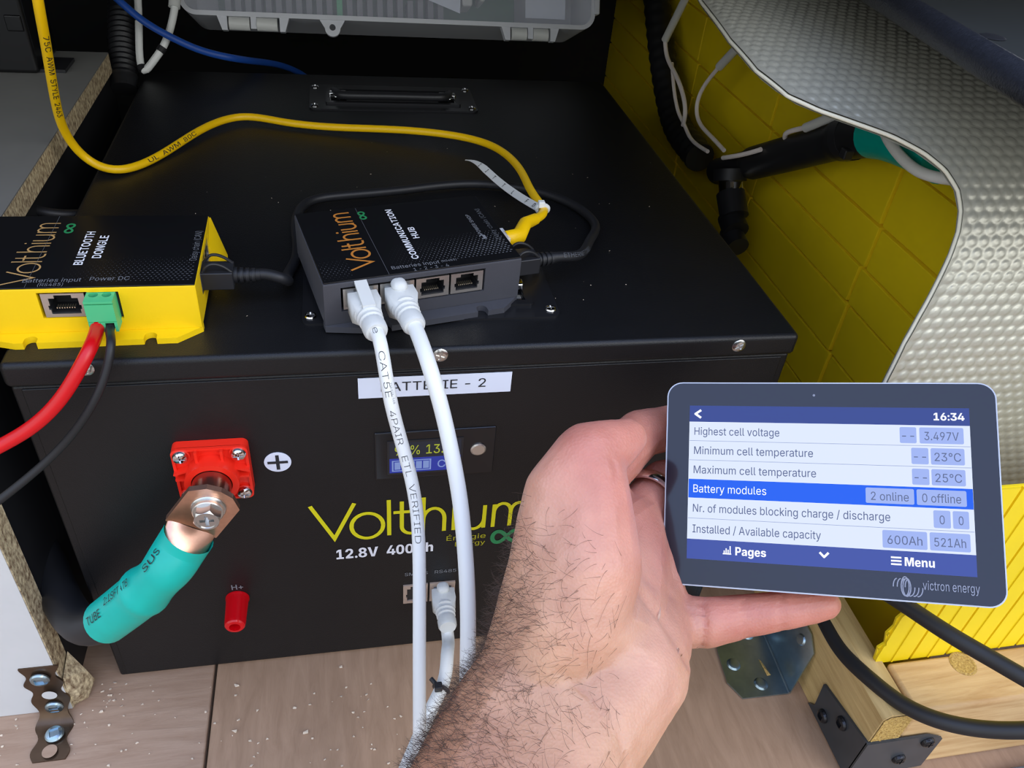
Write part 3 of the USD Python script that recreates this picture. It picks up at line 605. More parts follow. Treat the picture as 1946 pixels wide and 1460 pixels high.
tl = tg.part('strip', (V, np.array(F)), 'white_jacket')
def on_tag(t, s): p = np.array([np.interp(t, tw, TP[:, k]) for k in range(3)]); return p
for t, s in ((.20, 'I'), (.30, 'I'), (.40, 'T'), (.53, 'T'), (.66, 'L'), (.84, 'F'), (.93, 'D')):
    d = np.array([np.interp(t + .02, tw, TP[:, k]) for k in range(3)]) - on_tag(t, s)
    tg.part('lettering', print_on(Fr(on_tag(t, s) + nn * .0003, d, np.cross(nn, d)), s, -.0012, -.0014, .0026, None, 500), 'ink_black', parent=tl)
a = np.linspace(0, 2 * np.pi, 24); k0 = PD(1031, 397, .4385)
tg.part('loop', tube(k0 + .0031 * (np.cos(a)[:, None] * CR + np.sin(a)[:, None] * (CU * .5 - CF * .8)), .0012, 8, caps=False), 'white_jacket')
tg.part('lock', rbox(PD(1029, 388, .436) - .0018, PD(1029, 388, .436) + .0018, .0006), 'white_jacket')

ds = DON.sub((WM, .0225, .0134), (0, 1, 0), (0, 0, 1)); hb = HUB.sub((WM, .0120, .0120), (0, 1, 0), (0, 0, 1))
BP = spl([ds.p((0, 0, .022)), ds.p((0, 0, .028)), ds.p((0, -.003, .036)), PL(545, 527, 2, H + .004), PL(563, 490, 2, H + .003), PL(562, 430, 2, H + .003), PL(585, 385, 2, H + .003), PL(650, 372, 2, H + .003), PL(760, 362, 2, H + .003), PL(880, 350, 2, H + .003), PL(990, 358, 2, H + .003), PL(1080, 385, 2, H + .003), PL(1130, 425, 2, H + .003), PL(1122, 455, 2, H + .006), hb.p((.002, -.002, .038)), hb.p((0, 0, .028)), hb.p((0, 0, .022))], 200)
bp_ = Thing('patch_cable', 'black patch cable joining the yellow dongle to the right side of the grey hub', 'cable', ds.o)
bj = bp_.part('jacket', tube(BP, .0026, 14), 'black_rubber')
for fr in (ds, hb):
    b = bp_.part('plug', fr(rbox((-.0058, -.0044, -.001), (.0058, .0044, .0135), .0006)), 'black_plastic')
    bp_.part('strain_relief', [fr(lathe([(0, .0135 + k * .0026), (.0038 - k * .0002, .0135 + k * .0026), (.0038 - k * .0002, .0150 + k * .0026), (0, .0150 + k * .0026)], 16)) for k in range(4)] + [fr(lathe([(0, .012), (.0028, .012), (.0028, .025), (0, .025)], 14))], 'black_rubber', parent=b, kind='stuff')
    for sx in (-1, 1):
        bp_.part('latch_guard', tube(spl([fr.p(v) for v in ((sx * .0046, .0044, .0005), (sx * .0044, .0082, .0040), (sx * .0040, .0074, .0090), (sx * .0040, .0040, .0130))], 16), .0007, 8), 'black_plastic', parent=b)
bp_.part('lettering', wrap_text(BP[::-1], .0026, .006, 'ETHERNET CABLE', .0024, .026, 500), 'ink_dim', parent=bj)
cc = Thing('power_cable', 'thin black cable crossing the particle board edge behind the dongle', 'cable', PD(40, 390, .45))
cc.part('jacket', tube(spl([PD(-60, 300, .45), PD(0, 357, .447), PD(40, 388, .446), PD(85, 404, .445), PD(150, 408, .455), PD(230, 395, .468)], 50), .0030, 14), 'black_rubber')
# wires of the green terminal plug
for nm, lab, dx, rad, m, rows in (('power_wire', 'thick red wire leaving the green terminal plug', .0544, .0029, 'red_jacket', ((172, 660, .330), (150, 703, .328), (112, 762, .330), (60, 812, .331), (0, 848, .330), (-80, 890, .325))),
                                  ('power_wire', 'thin black wire leaving the green terminal plug', .0596, .0018, 'black_rubber', ((211, 650, .333), (203, 700, .333), (180, 760, .336), (140, 822, .342), (85, 880, .346), (0, 950, .345), (-70, 1000, .345)))):
    w = Thing(nm, lab, 'wire', DON.p((dx, -.008, .007)), 'wires of the terminal plug')
    w.part('insulation', tube(spl([DON.p((dx, -.0055, .0072)), DON.p((dx, -.0095, .0066))] + [PD(*q) for q in rows], 70), rad, 16), m)
    w.part('bare_end', bar(DON.p((dx, -.0010, .0078)), DON.p((dx, -.0060, .0072)), rad * .55), 'copper')

# ------------------------------------------------------------------ heavy battery cable with lug, bolt
lo = np.array([.0755, -.0252, .1665]); LF = Fr(lo, (1, 0, 0), (0, 0, 1))
hc = Thing('battery_cable', 'heavy black cable with teal shrink tube and copper lug on the red terminal', 'cable', lo)
ang = math.radians(-125.5); ax = np.array([math.cos(ang), math.sin(ang)]); ay = np.array([-ax[1], ax[0]])
LT = LF.sub((0, 0, 0), (ax[0], ax[1], 0), (ay[0], ay[1], 0))
tong = Polygon([(-.0098, .0060), (-.0110, .0), (-.0098, -.0062), (-.0050, -.0118), (.0160, -.0118), (.0160, .0118), (-.0050, .0118)]).buffer(.0006)
hc.part('lug', LT(cat([ext(tong, 0, .0030)])), 'copper', label='polished copper cable lug')
# the lug's barrel: flat at the tongue, round at the cable
n = 32; a = np.linspace(0, 2 * np.pi, n, endpoint=False); secs = []
for x, hw_, hh, zc in ((.0150, .0116, .0018, .0015), (.0180, .0114, .0050, .0040), (.0225, .0112, .0086, .0068), (.0280, .0108, .0104, .0082), (.0380, .0106, .0106, .0084)):
    secs.append(np.stack([np.full(n, x), hw_ * np.cos(a), zc + hh * np.sin(a)], 1))
V = LT.p(np.vstack(secs)); F = []
for s in range(len(secs) - 1):
    for j in range(n):
        k = (j + 1) % n; F += [(s * n + j, (s + 1) * n + j, (s + 1) * n + k), (s * n + j, (s + 1) * n + k, s * n + k)]
hc.part('lug_barrel', (V, np.array(F)), 'copper', smooth=50)
t0 = LT.p((.0178, 0, .0056))
SH = spl([t0, LT.p((.0265, 0, .0080)), PD(322, 1075, .373), PD(288, 1112, .379), PD(245, 1148, .388), PD(203, 1180, .398)], 60)
tt = np.linspace(0, 1, 60); rs_ = .0118 - .0004 * tt + .0009 * np.exp(-((tt - .52) / .05) ** 2) - .0010 * np.exp(-((tt - .34) / .10) ** 2)
th = np.linspace(0, 2 * np.pi, 28, endpoint=False)
shv, shf = tube(SH, rs_, 28, caps=False)
hc.part('shrink_tube', (shv, shf), 'teal_tube', smooth=60, label='teal heat-shrink tube with printed letters')
hc.part('lettering', [wrap_text(SH[::-1], .0118, .004, 'TUBE', .0040, .0125, 400, turn=-.45), wrap_text(SH[::-1], .0122, .0215, '2:1SFTATB', .0038, .0225, 400, turn=-.75), wrap_text(SH[::-1], .0119, .0560, 'SUS', .0034, .0080, 400, turn=-.75)], 'ink_black')
hc.part('jacket', tube(spl([SH[-12], SH[-1], PD(165, 1190, .408), PD(132, 1165, .420), PD(108, 1118, .432), PD(84, 1060, .444), PD(40, 985, .452), PD(-30, 900, .46)], 50), .0096, 24), 'black_rubber')
bo = Thing('terminal_bolt', 'steel hex bolt with washers clamping the copper lug', 'bolt', LF.p((0, 0, .003)))
BF = LF.sub((0, 0, .0030))
bo.part('washer', BF(lathe([(0, 0), (.0077, 0), (.0078, .0006), (.0074, .0012), (0, .0012)], 36)), 'steel')
bo.part('spring_washer', BF(lathe([(0, .0012), (.0068, .0012), (.0069, .0016), (.0069, .0030), (.0065, .0034), (0, .0034)], 32)), 'nickel')
hexp = Polygon([(.0062 * math.cos(k * math.pi / 3 + .2), .0062 * math.sin(k * math.pi / 3 + .2)) for k in range(6)])
head = manifold3d.Manifold.extrude(manifold3d.CrossSection([list(hexp.exterior.coords)[:-1]]), .0050) ^ manifold3d.Manifold.revolve(manifold3d.CrossSection([[(0, 0), (.0064, 0), (.0064, .0036), (.0052, .0052), (0, .0052)]]), 40)
rec = manifold3d.Manifold.revolve(manifold3d.CrossSection([[(0, .0046), (.0045, .0046), (.0045, .006), (0, .006)]]), 32) + manifold3d.Manifold.cube((.0062, .0015, .005), True).translate((0, 0, .0046)) + manifold3d.Manifold.cube((.0015, .0062, .005), True).translate((0, 0, .0046))
bo.part('bolt_head', BF.sub((0, 0, .0034))(vf(head - rec)), 'steel')

# ------------------------------------------------------------------ back left: white loop, blue cable, conduit, clear box
wl = Thing('looped_wire', 'white wire looped and tied behind the battery at upper left', 'wire', PD(268, 135, .60))
P = pxd([(258, -70, .60), (262, 0, .60), (264, 60, .60), (267, 120, .60), (274, 134, .60), (290, 118, .60), (312, 85, .60), (326, 45, .60), (334, 0, .60), (338, -60, .60)], 80)
wl.part('insulation', tube(P, .0027, 12), 'white_jacket')
for x, y, d in ((259, 38, (1, -.9)), (307, 92, (1, .8)), (268, 130, (1, .2))):
    i = int(np.argmin(np.linalg.norm(P - PD(x, y, .60), axis=1))); T_, N_, B_ = frames(P)
    wl.part('wire_tie', tube(P[i] + .0031 * (np.cos(a)[:, None] * N_[i] + np.sin(a)[:, None] * B_[i]) if False else P[i - 1:i + 2], .0033, 12), 'black_rubber')
wl.part('sleeve', tube(np.array([PD(331, 14, .60), PD(338, -60, .60)]), .0042, 14), 'white_plastic')
bc = Thing('data_cable', 'blue network cable crossing the dark space at upper left', 'cable', PD(300, 55, .59))
bc.part('jacket', tube(pxd([(170, -50, .58), (225, 0, .58), (270, 38, .585), (320, 68, .59), (380, 95, .60), (440, 110, .61), (505, 119, .66), (555, 132, .71), (600, 168, .75), (620, 240, .78)], 70), .0026, 14), 'blue_jacket')
cd_ = Thing('conduit', 'black ribbed conduit standing behind the battery at upper left', 'conduit', PD(236, 140, .61))
cz = np.linspace(0, 1, 60); cp = PD(236, 170, .60)[None] * (1 - cz[:, None]) + PD(226, -120, .62)[None] * cz[:, None]
cd_.part('tube', tube(cp, .0095 + .0007 * np.sin(cz * 180), 18), 'black_rubber')

yb = .400; bx = lambda x, y: PL(x, y, 1, yb)
zb = (bx(420, 32)[2] + bx(1100, 60)[2]) / 2; xl, xr_ = bx(342, 10)[0], bx(1128, 40)[0]
en = Thing('junction_box', 'clear grey lidded junction box hanging above the battery back', 'box', ((xl + xr_) / 2, yb, zb))
_e = np.array([0, math.sin(math.radians(24)), math.cos(math.radians(24))]); ef = Fr(np.array([0, yb, zb]) - zb * _e, (1, 0, 0), _e)
outer = sbox(xl, zb, xr_, zb + .16).buffer(-.012).buffer(.012, 8)
en.part('body', ef(cat([ext(outer.difference(outer.buffer(-.003)), -.060, -.001), ext(outer, -.063, -.060)])), 'haze_rim')
en.part('rim', ef(ext(outer.difference(outer.buffer(-.0035)), -.001, .0075)), 'haze_rim')
cover = en.part('cover', ef(ext(outer.buffer(-.0030), .0040, .0062)), 'haze_plastic', label='clear hazy cover')
for px_ in ((425, 543), (958, 1052)):
    x0, x1 = bx(px_[0], 50)[0], bx(px_[1], 50)[0]
    hb_ = ext(Polygon([(x0 - .004, zb + .002), (x0, zb - .010), (x0 + .004, zb - .010), (x0 + .004, zb + .002)]), .0, .007)
    hb2 = ext(Polygon([(x1 + .004, zb + .002), (x1, zb - .010), (x1 - .004, zb - .010), (x1 - .004, zb + .002)]), .0, .007)
    mid = ext(sbox((x0 + x1) / 2 - .0022, zb - .0085, (x0 + x1) / 2 + .0022, zb + .002), .0, .007)
    h_ = en.part('hinge', ef(cat([hb_, hb2, mid])), 'haze_rim')
    for s in (0, 1):
        xa, xb = x0 + .0052 + s * ((x1 - x0) / 2 - .0028), (x0 + x1) / 2 - .0030 + s * ((x1 - x0) / 2 - .0028)
        en.part('hinge_pin', bar(ef.p((xa, zb - .0048, .004)), ef.p((xb, zb - .0048, .004)), .0048, 18), 'white_plastic', parent=h_)
x0 = bx(632, 50)[0]
ear = Polygon(arc(x0, zb - .006, .006, .006, 180, 360, 14) + [(x0 + .011, zb + .002), (x0 - .011, zb + .002)]).difference(Point(x0, zb - .0052).buffer(.0024))
en.part('ear', ef(ext(ear, .001, .006)), 'haze_rim')
en.part('latch', ef(rbox((bx(1128, 20)[0], zb + .012, 0), (bx(1138, 20)[0], zb + .06, .010), .001)), 'haze_rim')
x0, x1 = bx(1010, 30)[0], bx(1088, 30)[0]
en.part('paper_card', ef(box((x0, zb + .012, -.020), (x1, zb + .09, -.0195))), 'sticker_white')
en.part('paper_card', ef(hull([(bx(760, 10)[0], zb + .03, -.012), (bx(880, 10)[0], zb + .012, -.012), (bx(890, 10)[0], zb + .09, -.012), (bx(760, 10)[0], zb + .09, -.012), (bx(800, 10)[0], zb + .03, -.014)])), 'sticker_white')
en.part('circuit_board', ef(box((bx(400, 10)[0], zb + .006, -.045), (bx(1000, 10)[0], zb + .12, -.043))), 'green_dark')
mat('block_grey', L(120, 122, 126), .5)
for k in range(22):
    x0 = bx(420 + k * 20, 10)[0]
    en.part('terminal_strip', ef(box((x0, zb + .008, -.043), (x0 + .0045, zb + .022 + .004 * (k % 3), -.022))), 'block_grey' if k != 11 else 'green_plastic')
en.part('relay', ef(rbox((bx(885, 10)[0], zb + .018, -.043), (bx(905, 10)[0], zb + .06, -.012), .002)), 'white_plastic')
en.part('relay', ef(rbox((bx(920, 10)[0], zb + .022, -.043), (bx(930, 10)[0], zb + .06, -.012), .002)), 'white_plastic')
# ------------------------------------------------------------------ right: yellow wall, hoses, wires
XW = .470
zr = [PL(1669, 430, 0, XW)[2], PL(1641, 513, 0, XW)[2], PL(1617, 587, 0, XW)[2]]
wy = UsdGeom.Xform.Define(stage, '/World/wall_right'); setdata(wy.GetPrim(), 'yellow plank wall on the right side of the compartment', None, None, 'structure')
step = .040; zz = [.0 + .0, zr[2] - 2 * step, zr[2] - step, zr[2], zr[1], zr[0], zr[0] + step, zr[0] + 2 * step, zr[0] + 3.2 * step, zr[0] + 5 * step, .474]
zz = [z for z in zz if z >= 0]; zz[0] = 0.0
ycols = [-.028, .030, .109, .2695, .430, .70]; ztop = [.268, .322, .338, .342, .345]
for j in range(len(ycols) - 1):
    for k in range(len(zz) - 1):
        if zz[k] > ztop[j] - .006: continue
        y0 = -.066 if j == 0 and k == 0 else ycols[j] + (.0025 * math.sin(k * 2.1 + j) if j > 1 else 0); y1 = ycols[j + 1] + (.0025 * math.sin(k * 2.1 + j + 1) if 0 < j < len(ycols) - 2 else 0)
        dx = .0010 * rng.random() if j > 0 else 0
        obj('plank', rbox((XW + dx, y0 + .0012 * (j != 1), zz[k] + .0007), (XW + .02, y1 - .0012 * (j != 0), min(zz[k + 1], ztop[j]) - .0007), .0012, True), 'yellow_panel', '/World/wall_right')
hz = Thing('hose', 'thick black sleeved cable with teal end lying along the yellow wall', 'hose', PL(1500, 290, 0, .44))
HP = spl([PL(1365, 326, 0, .445), PL(1450, 305, 0, .445), PL(1550, 278, 0, .444), PL(1650, 256, 0, .443), PL(1720, 266, 0, .441), PL(1800, 300, 0, .440)], 80)
n0 = 60
hz.part('sleeve', tube(HP[:n0 + 4], np.interp(np.linspace(0, 1, n0 + 4), [0, .25, .27, .78, .80, 1], [.0105, .0105, .0122, .0122, .0136, .0130]), 24), 'black_rubber')
hz.part('teal_end', tube(HP[n0:], .0136, 24), 'teal_tube', label='teal heat-shrink end')
i = 52; hz.part('zip_tie', tube(HP[i:i + 3], .0140, 24), 'black_plastic')
hz.part('tie_head', rbox(PL(1609, 292, 0, .432) - .003, PL(1609, 292, 0, .432) + .003, .001), 'black_plastic')
ht = Thing('tee_fitting', 'black hose fitting with a bright metal ring above the lid corner', 'fitting', PL(1390, 360, 0, .43))
for (ya, yb_, r_, m) in ((322, 344, .0125, 'black_rubber'), (344, 368, .0092, 'chrome'), (368, 412, .0108, 'black_plastic'), (412, 440, .0098, 'black_rubber'), (440, 470, .0085, 'black_plastic')):
    ht.part('section', bar(PL(1388, ya, 0, .432), PL(1388 + (yb_ - 352) * .12, yb_, 0, .432), r_, 20), m)
ld = Thing('loom_conduit', 'black corrugated loom rising in the dark right rear corner', 'conduit', PL(1290, 270, 0, .44))
LP = spl([PL(1330, 300, 0, .440), PL(1310, 275, 0, .440), PL(1285, 235, 0, .442), PL(1262, 130, 0, .445), PL(1248, 0, 0, .447), PL(1240, -120, 0, .45)], 90)
ld.part('tube', tube(LP, .0125 + .0006 * np.sin(np.arange(90) * 1.6), 20), 'black_rubber')
mat('wire_pink', L(232, 222, 216), .45)
def wire(label, rows, r, m='wire_pink', sleeve=None):
    w = Thing('sensor_wire', label, 'wire', PL(*rows[0][:2], 0, rows[0][2]), 'white wires along the yellow wall')
    w.part('insulation', tube(spl([PL(x, y, 0, xx) for x, y, xx in rows], 50), r, 12), m)
    if sleeve: w.part('sleeve', bar(PL(*sleeve[0][:2], 0, sleeve[0][2]), PL(*sleeve[1][:2], 0, sleeve[1][2]), sleeve[2], 14), 'white_plastic')
    return w
wire('white sleeved wire at the far top of the yellow wall', [(1264, 78, .430), (1268, 108, .430), (1284, 142, .430), (1299, 185, .430), (1302, 215, .430), (1298, 238, .432)], .0019, sleeve=((1305, -8, .432), (1264, 76, .430), .0034))
wire('second thin white wire beside the black loom', [(1277, 120, .432), (1281, 170, .430), (1290, 215, .430), (1300, 236, .432), (1312, 262, .432), (1345, 288, .432)], .0016)
wire('white sleeved wire bent down the middle of the yellow wall', [(1366, 128, .436), (1342, 158, .436), (1328, 185, .436), (1324, 208, .436), (1329, 232, .436), (1350, 258, .436), (1376, 286, .436)], .0017, sleeve=((1425, 65, .438), (1367, 127, .436), .0034))
wire('thin white wire end lying on the black hose', [(1374, 300, .428), (1400, 296, .428), (1430, 289, .430), (1446, 284, .432)], .0017)
wire('short white sleeved wire sticking out above the hose', [(1534, 242, .432), (1515, 246, .432), (1495, 253, .432), (1492, 262, .436)], .0017, sleeve=((1622, 205, .436), (1531, 243, .432), .0030))
wire('white cable curving in front of the teal end', [(1672, 200, .425), (1677, 236, .422), (1694, 275, .420), (1730, 315, .420), (1775, 336, .420), (1850, 345, .424)], .0028, 'white_jacket')

# ------------------------------------------------------------------ foil bubble sheet, dark board
fo = Thing('foil_sheet', 'silver bubble foil insulation sheet with a curved cut edge', 'insulation', (.45, -.03, .25))
prof = spl(np.array([(0, -.036, .06), (0, -.036, .14), (0, -.035, .22), (0, -.028, .268), (0, -.006, .308), (0, .035, .332), (0, .10, .344), (0, .20, .350), (0, .32, .352), (0, .50, .352)]), 400)[:, 1:]
ps = np.r_[0, np.cumsum(np.linalg.norm(np.diff(prof, axis=0), axis=1))]
def on_foil(x, y):
    d = ray(x, y); nrm = np.array([d[2], -d[1]]); q = (prof - CAM[1:]) @ nrm; k = np.nonzero(np.diff(np.sign(q)) != 0)[0]
    k = k[0] if y > 200 else k[0]
    t = q[k] / (q[k] - q[k + 1]); yz = prof[k] + t * (prof[k + 1] - prof[k]); s = ps[k] + t * (ps[k + 1] - ps[k])
    return s, CAM[0] + d[0] * (yz[0] - CAM[1]) / d[1]
bd = [on_foil(*q) for q in ((1655, 790), (1690, 720), (1722, 655), (1750, 605), (1785, 540), (1810, 487), (1826, 440), (1831, 400), (1825, 360), (1800, 320), (1760, 287), (1700, 255), (1620, 226), (1560, 205), (1500, 178), (1440, 130), (1390, 73), (1335, 0), (1300, -60))]
bd = [(0.0, bd[0][1] - .03)] + bd
for k in range(1, len(bd)): bd[k] = (max(bd[k][0], bd[k - 1][0] + 1e-4), bd[k][1])
bs, bxs = np.array(bd).T
smin = on_foil(1900, 985)[0]; smax = min(bs[-1], ps[-1] - .001)
ns, nx = 560, 400; sv = np.linspace(smin, smax, ns); xl_ = np.interp(sv, bs, bxs); xr2 = .80
uu = np.linspace(0, 1, nx) ** 1.0
X = xl_[:, None] + (np.minimum(xl_ + .34, xr2) - xl_)[:, None] * uu[None]; Sg = np.repeat(sv[:, None], nx, 1)
pitch = .0063; rowh = pitch * .866; ri = np.round(Sg / rowh); ci = np.round(X / pitch - .5 * (ri % 2)); ddx = X - (ci + .5 * (ri % 2)) * pitch; dds = Sg - ri * rowh
rad = np.sqrt(ddx ** 2 + dds ** 2) / (pitch * .40); hgt = .00062 * np.clip((1 - rad) / .38, 0, 1) ** .7 * (1 + .25 * (meshkit.noise(np.stack([ci, ri, ci * 0], -1) * 1.0 + .5) - .5)) + .004 * (meshkit.fbm(np.stack([X * 14, Sg * 14, X * 0], -1), 2) - .5)
Yc = np.interp(Sg, ps, prof[:, 0]); Zc = np.interp(Sg, ps, prof[:, 1]); dY = np.interp(Sg, ps, np.gradient(prof[:, 0], ps)); dZ = np.interp(Sg, ps, np.gradient(prof[:, 1], ps))
fade = np.clip((X - xl_[:, None]) / .004, 0, 1); hgt = hgt * fade
V = np.stack([X, Yc - dZ * hgt, Zc + dY * hgt], -1).reshape(-1, 3)
i, j = np.meshgrid(np.arange(ns - 1), np.arange(nx - 1), indexing='ij'); q0 = i * nx + j
q = np.stack([q0, q0 + 1, q0 + nx + 1, q0 + nx], -1).reshape(-1, 4)
fo.part('bubble_face', (V, np.vstack([q[:, [0, 1, 2]], q[:, [0, 2, 3]]])), 'foil', smooth=True)
sub = (slice(None, None, 13), slice(None, None, 57)); Vb = np.stack([X, Yc + dZ * .0035, Zc - dY * .0035], -1)[sub]; n1, n2 = Vb.shape[:2]
i, j = np.meshgrid(np.arange(n1 - 1), np.arange(n2 - 1), indexing='ij'); q0 = i * n2 + j; q = np.stack([q0, q0 + n2, q0 + n2 + 1, q0 + 1], -1).reshape(-1, 4)
fo.part('back_face', (Vb.reshape(-1, 3), np.vstack([q[:, [0, 1, 2]], q[:, [0, 2, 3]]])), 'foil', smooth=True)
E_ = np.stack([xl_, np.interp(sv, ps, prof[:, 0]) + np.interp(sv, ps, np.gradient(prof[:, 1], ps)) * .0016, np.interp(sv, ps, prof[:, 1]) - np.interp(sv, ps, np.gradient(prof[:, 0], ps)) * .0016], 1)[::3]
fo.part('cut_edge', tube(E_, .0009, 10), 'foil_edge', label='pale cut edge')
gb = Thing('bench_board', 'dark grey board with a rolled rubber edge at the upper right', 'board', (.42, 0, .37))
p0, p1 = PL(1690, -4, 2, .372), PL(1946, 153, 2, .372); d = (p1 - p0) / np.linalg.norm(p1 - p0); q0, q1 = p0 - d * .25, p1 + d * .06; nx_ = np.array([-d[1], d[0], 0]); nx_ = nx_ if nx_[0] > 0 else -nx_
gb.part('board', hull([v + o for v in (q0, q1, q0 + nx_ * .5, q1 + nx_ * .5) for o in (np.array([0, 0, -.004]), np.array([0, 0, .0035]))]), 'board_grey')
gb.part('edge_trim', tube(np.array([q0, q1]) + [0, 0, -.001], .0062, 20), 'edge_trim', label='glossy rolled rubber edge')
for x, y in ((1890, 68), (1902, 71)): 
    pass
gb.part('dimple', Fr(PL(1886, 70, 2, .3757), d, nx_)(lathe([(0, 0), (.0052, 0), (.0040, .0004), (0, .0004)], 20)), 'black_plastic')

# ------------------------------------------------------------------ lower right: lumber, brackets, ribbed panel, black cables
YE, XB, ZB = -.1164, .4106, .0635
by = Thing('lumber', 'narrow light wood batten running away from the camera with its end grain showing', 'lumber', (XB, YE, 0))
bev = hull([(XB, YE, .0), (XB + .019, YE, .0), (XB, YE, ZB - .004), (XB + .004, YE, ZB), (XB + .017, YE, ZB - .001), (XB + .019, YE, ZB - .004), (XB, .40, .0), (XB + .019, .40, 0), (XB, .40, ZB - .004), (XB + .004, .40, ZB), (XB + .017, .40, ZB), (XB + .019, .40, ZB - .004)])
by.part('batten', bev, 'lumber_y')
eg = []
for k in range(150):
    x, z = XB + .0012 + rng.random() * .0165, .036 + rng.random() * (ZB - .040); s = .0006 + .0010 * rng.random(); eg.append(hull(np.array([x, YE - .0002, z]) + (rng.random((6, 3)) - .5) * [s * 1.8, .0022, s]))
by.part('end_grain', cat([hull([(XB + .0008, YE - .0006, .001), (XB + .0182, YE - .0006, .001), (XB + .0008, YE - .0006, ZB - .004), (XB + .0182, YE - .0006, ZB - .005), (XB + .0160, YE - .0006, ZB - .0012), (XB + .0040, YE - .0006, ZB - .0012), (XB + .009, YE + .0005, .03), (XB + .009, YE + .0005, .001)])]), 'end_grain', label='rough sawn end grain')
by.part('splinters', cat(eg), 'end_grain', smooth=False, kind='stuff')
yk = PL(1659, 1261, 2, ZB)[1]; yk2 = PL(1946, 1217, 2, ZB)[1]
bxm = Thing('lumber', 'thick light wood beam with a knot running along the lower right', 'lumber', (.6, YE, 0))
bxm.part('beam', rbox((XB + .0196, YE + .0004, .0002), (1.05, yk, ZB - .001), .0025), 'lumber_x')
kp = PL(1830, 1262, 2, ZB - .001)
bxm.part('knot', Fr(kp, (1, .2, 0), (-.2, 1, 0))(lathe([(0, -.002), (.0072, -.002), (.0076, .0002), (.0062, .0005), (.0052, .0001), (0, .0003)], 24)), 'end_grain', label='round brown knot')
mat('bracket_grey', L(66, 70, 74), .34, .55, var=.12, vscale=50)
bk = Thing('corner_bracket', 'dark grey steel angle bracket wrapped round the wooden batten corner', 'bracket', (XB, YE, .02))
lp = lambda x, y: PL(x, y, 0, XB - .0002)[1:]; rp_ = lambda x, y: PL(x, y, 1, YE - .0012)[[0, 2]]
zt_ = lp(1650, 1409)[1]
A = [lp(1570, 1300), lp(1552, 1340), (lp(1552, 1340)[0] + .005, .0015), (YE - .0012, .0015), (YE - .0012, zt_), ]
bk.part('side_leaf', Fr((XB - .0018, 0, 0), (0, 1, 0), (0, 0, 1))(ext(Polygon(A).buffer(0), 0, .0016)), 'bracket_grey')
t_ = rp_(1770, 1390); t2 = rp_(1789, 1401); t3 = rp_(1748, 1452)
bk.part('front_leaf', Fr((0, YE - .0002, 0), (1, 0, 0), (0, 0, 1))(ext(Polygon([(XB - .0018, .0015), (XB - .0018, zt_), (t_[0], zt_), (t2[0], t2[1]), (t3[0], t3[1]), (t3[0] - .006, .0015)]).buffer(0), .0004, .0020)), 'bracket_grey')
for x, y in ((1565, 1361), (1601, 1375)):
    p = PL(x, y, 0, XB - .0018); bk.part('screw', cross_screw(Fr(p, (0, 1, 0), (0, 0, 1)).sub((0, 0, 0), (0, 1, 0), (1, 0, 0)), .0042, .0026, square=True), 'dark_metal')
for x, y in ((1707, 1441), (1762, 1409)):
    p = PL(x, y, 1, YE - .0022); bk.part('screw', cross_screw(Fr(p, (1, 0, 0), (0, 0, 1)), .0040, .0026), 'dark_metal')
zp = Thing('tie_plate', 'bluish zinc folded tie plate nailed beside the batten under the hand', 'bracket', PL(1450, 1280, 2, 0))
fpz = lambda x, y: PL(x, y, 2, .0012)[:2]
pl2 = Polygon([fpz(1500, 1318), fpz(1412, 1328), fpz(1382, 1298), fpz(1364, 1240), fpz(1352, 1160), fpz(1432, 1160)])
zp.part('floor_leaf', ext(pl2, .0004, .0016), 'zinc')
r0, r1_ = PL(1500, 1318, 2, .0012), PL(1432, 1160, 2, .0012)
zp.part('side_leaf', hull([v + o for v in (r0, r1_, PL(1546, 1243, 0, XB - .002), PL(1541, 1205, 0, XB - .002), PL(1528, 1180, 0, XB - .002)) for o in (np.zeros(3), np.array([.0009, 0, -.0004]))]), 'zinc')
zp.part('fold', tube(np.array([r0, r1_]) + [0, 0, .0006], .0011, 10), 'zinc')
for x, y in ((1394, 1263), (1446, 1300), (1420, 1205)):
    zp.part('nail_head', Fr(PL(x, y, 2, .0016))(lathe([(0, 0), (.0044, 0), (.0036, .0012), (.0022, .0016), (0, .0012)], 20)), 'zinc')
for x, y in ((1490, 1212), (1523, 1216)):
    p = PL(x, y, 0, XB - .004); zp.part('nail_head', Fr(p, (0, 1, 0), (.3, 0, 1)).sub((0, 0, 0), (0, 1, 0), (1, 0, 0))(lathe([(0, 0), (.0038, 0), (.0030, .0012), (0, .0014)], 18)), 'zinc')
chipw = Thing('wood_chip', 'orange brown wood splinter lying on the zinc tie plate', 'chip', PL(1452, 1268, 2, .002))
chipw.part('splinter', hull([PL(1441, 1253, 2, .0018), PL(1446, 1256, 2, .0018), PL(1465, 1283, 2, .0018), PL(1458, 1285, 2, .0018), PL(1448, 1264, 2, .0034), PL(1460, 1278, 2, .0034)]), 'end_grain', smooth=False)
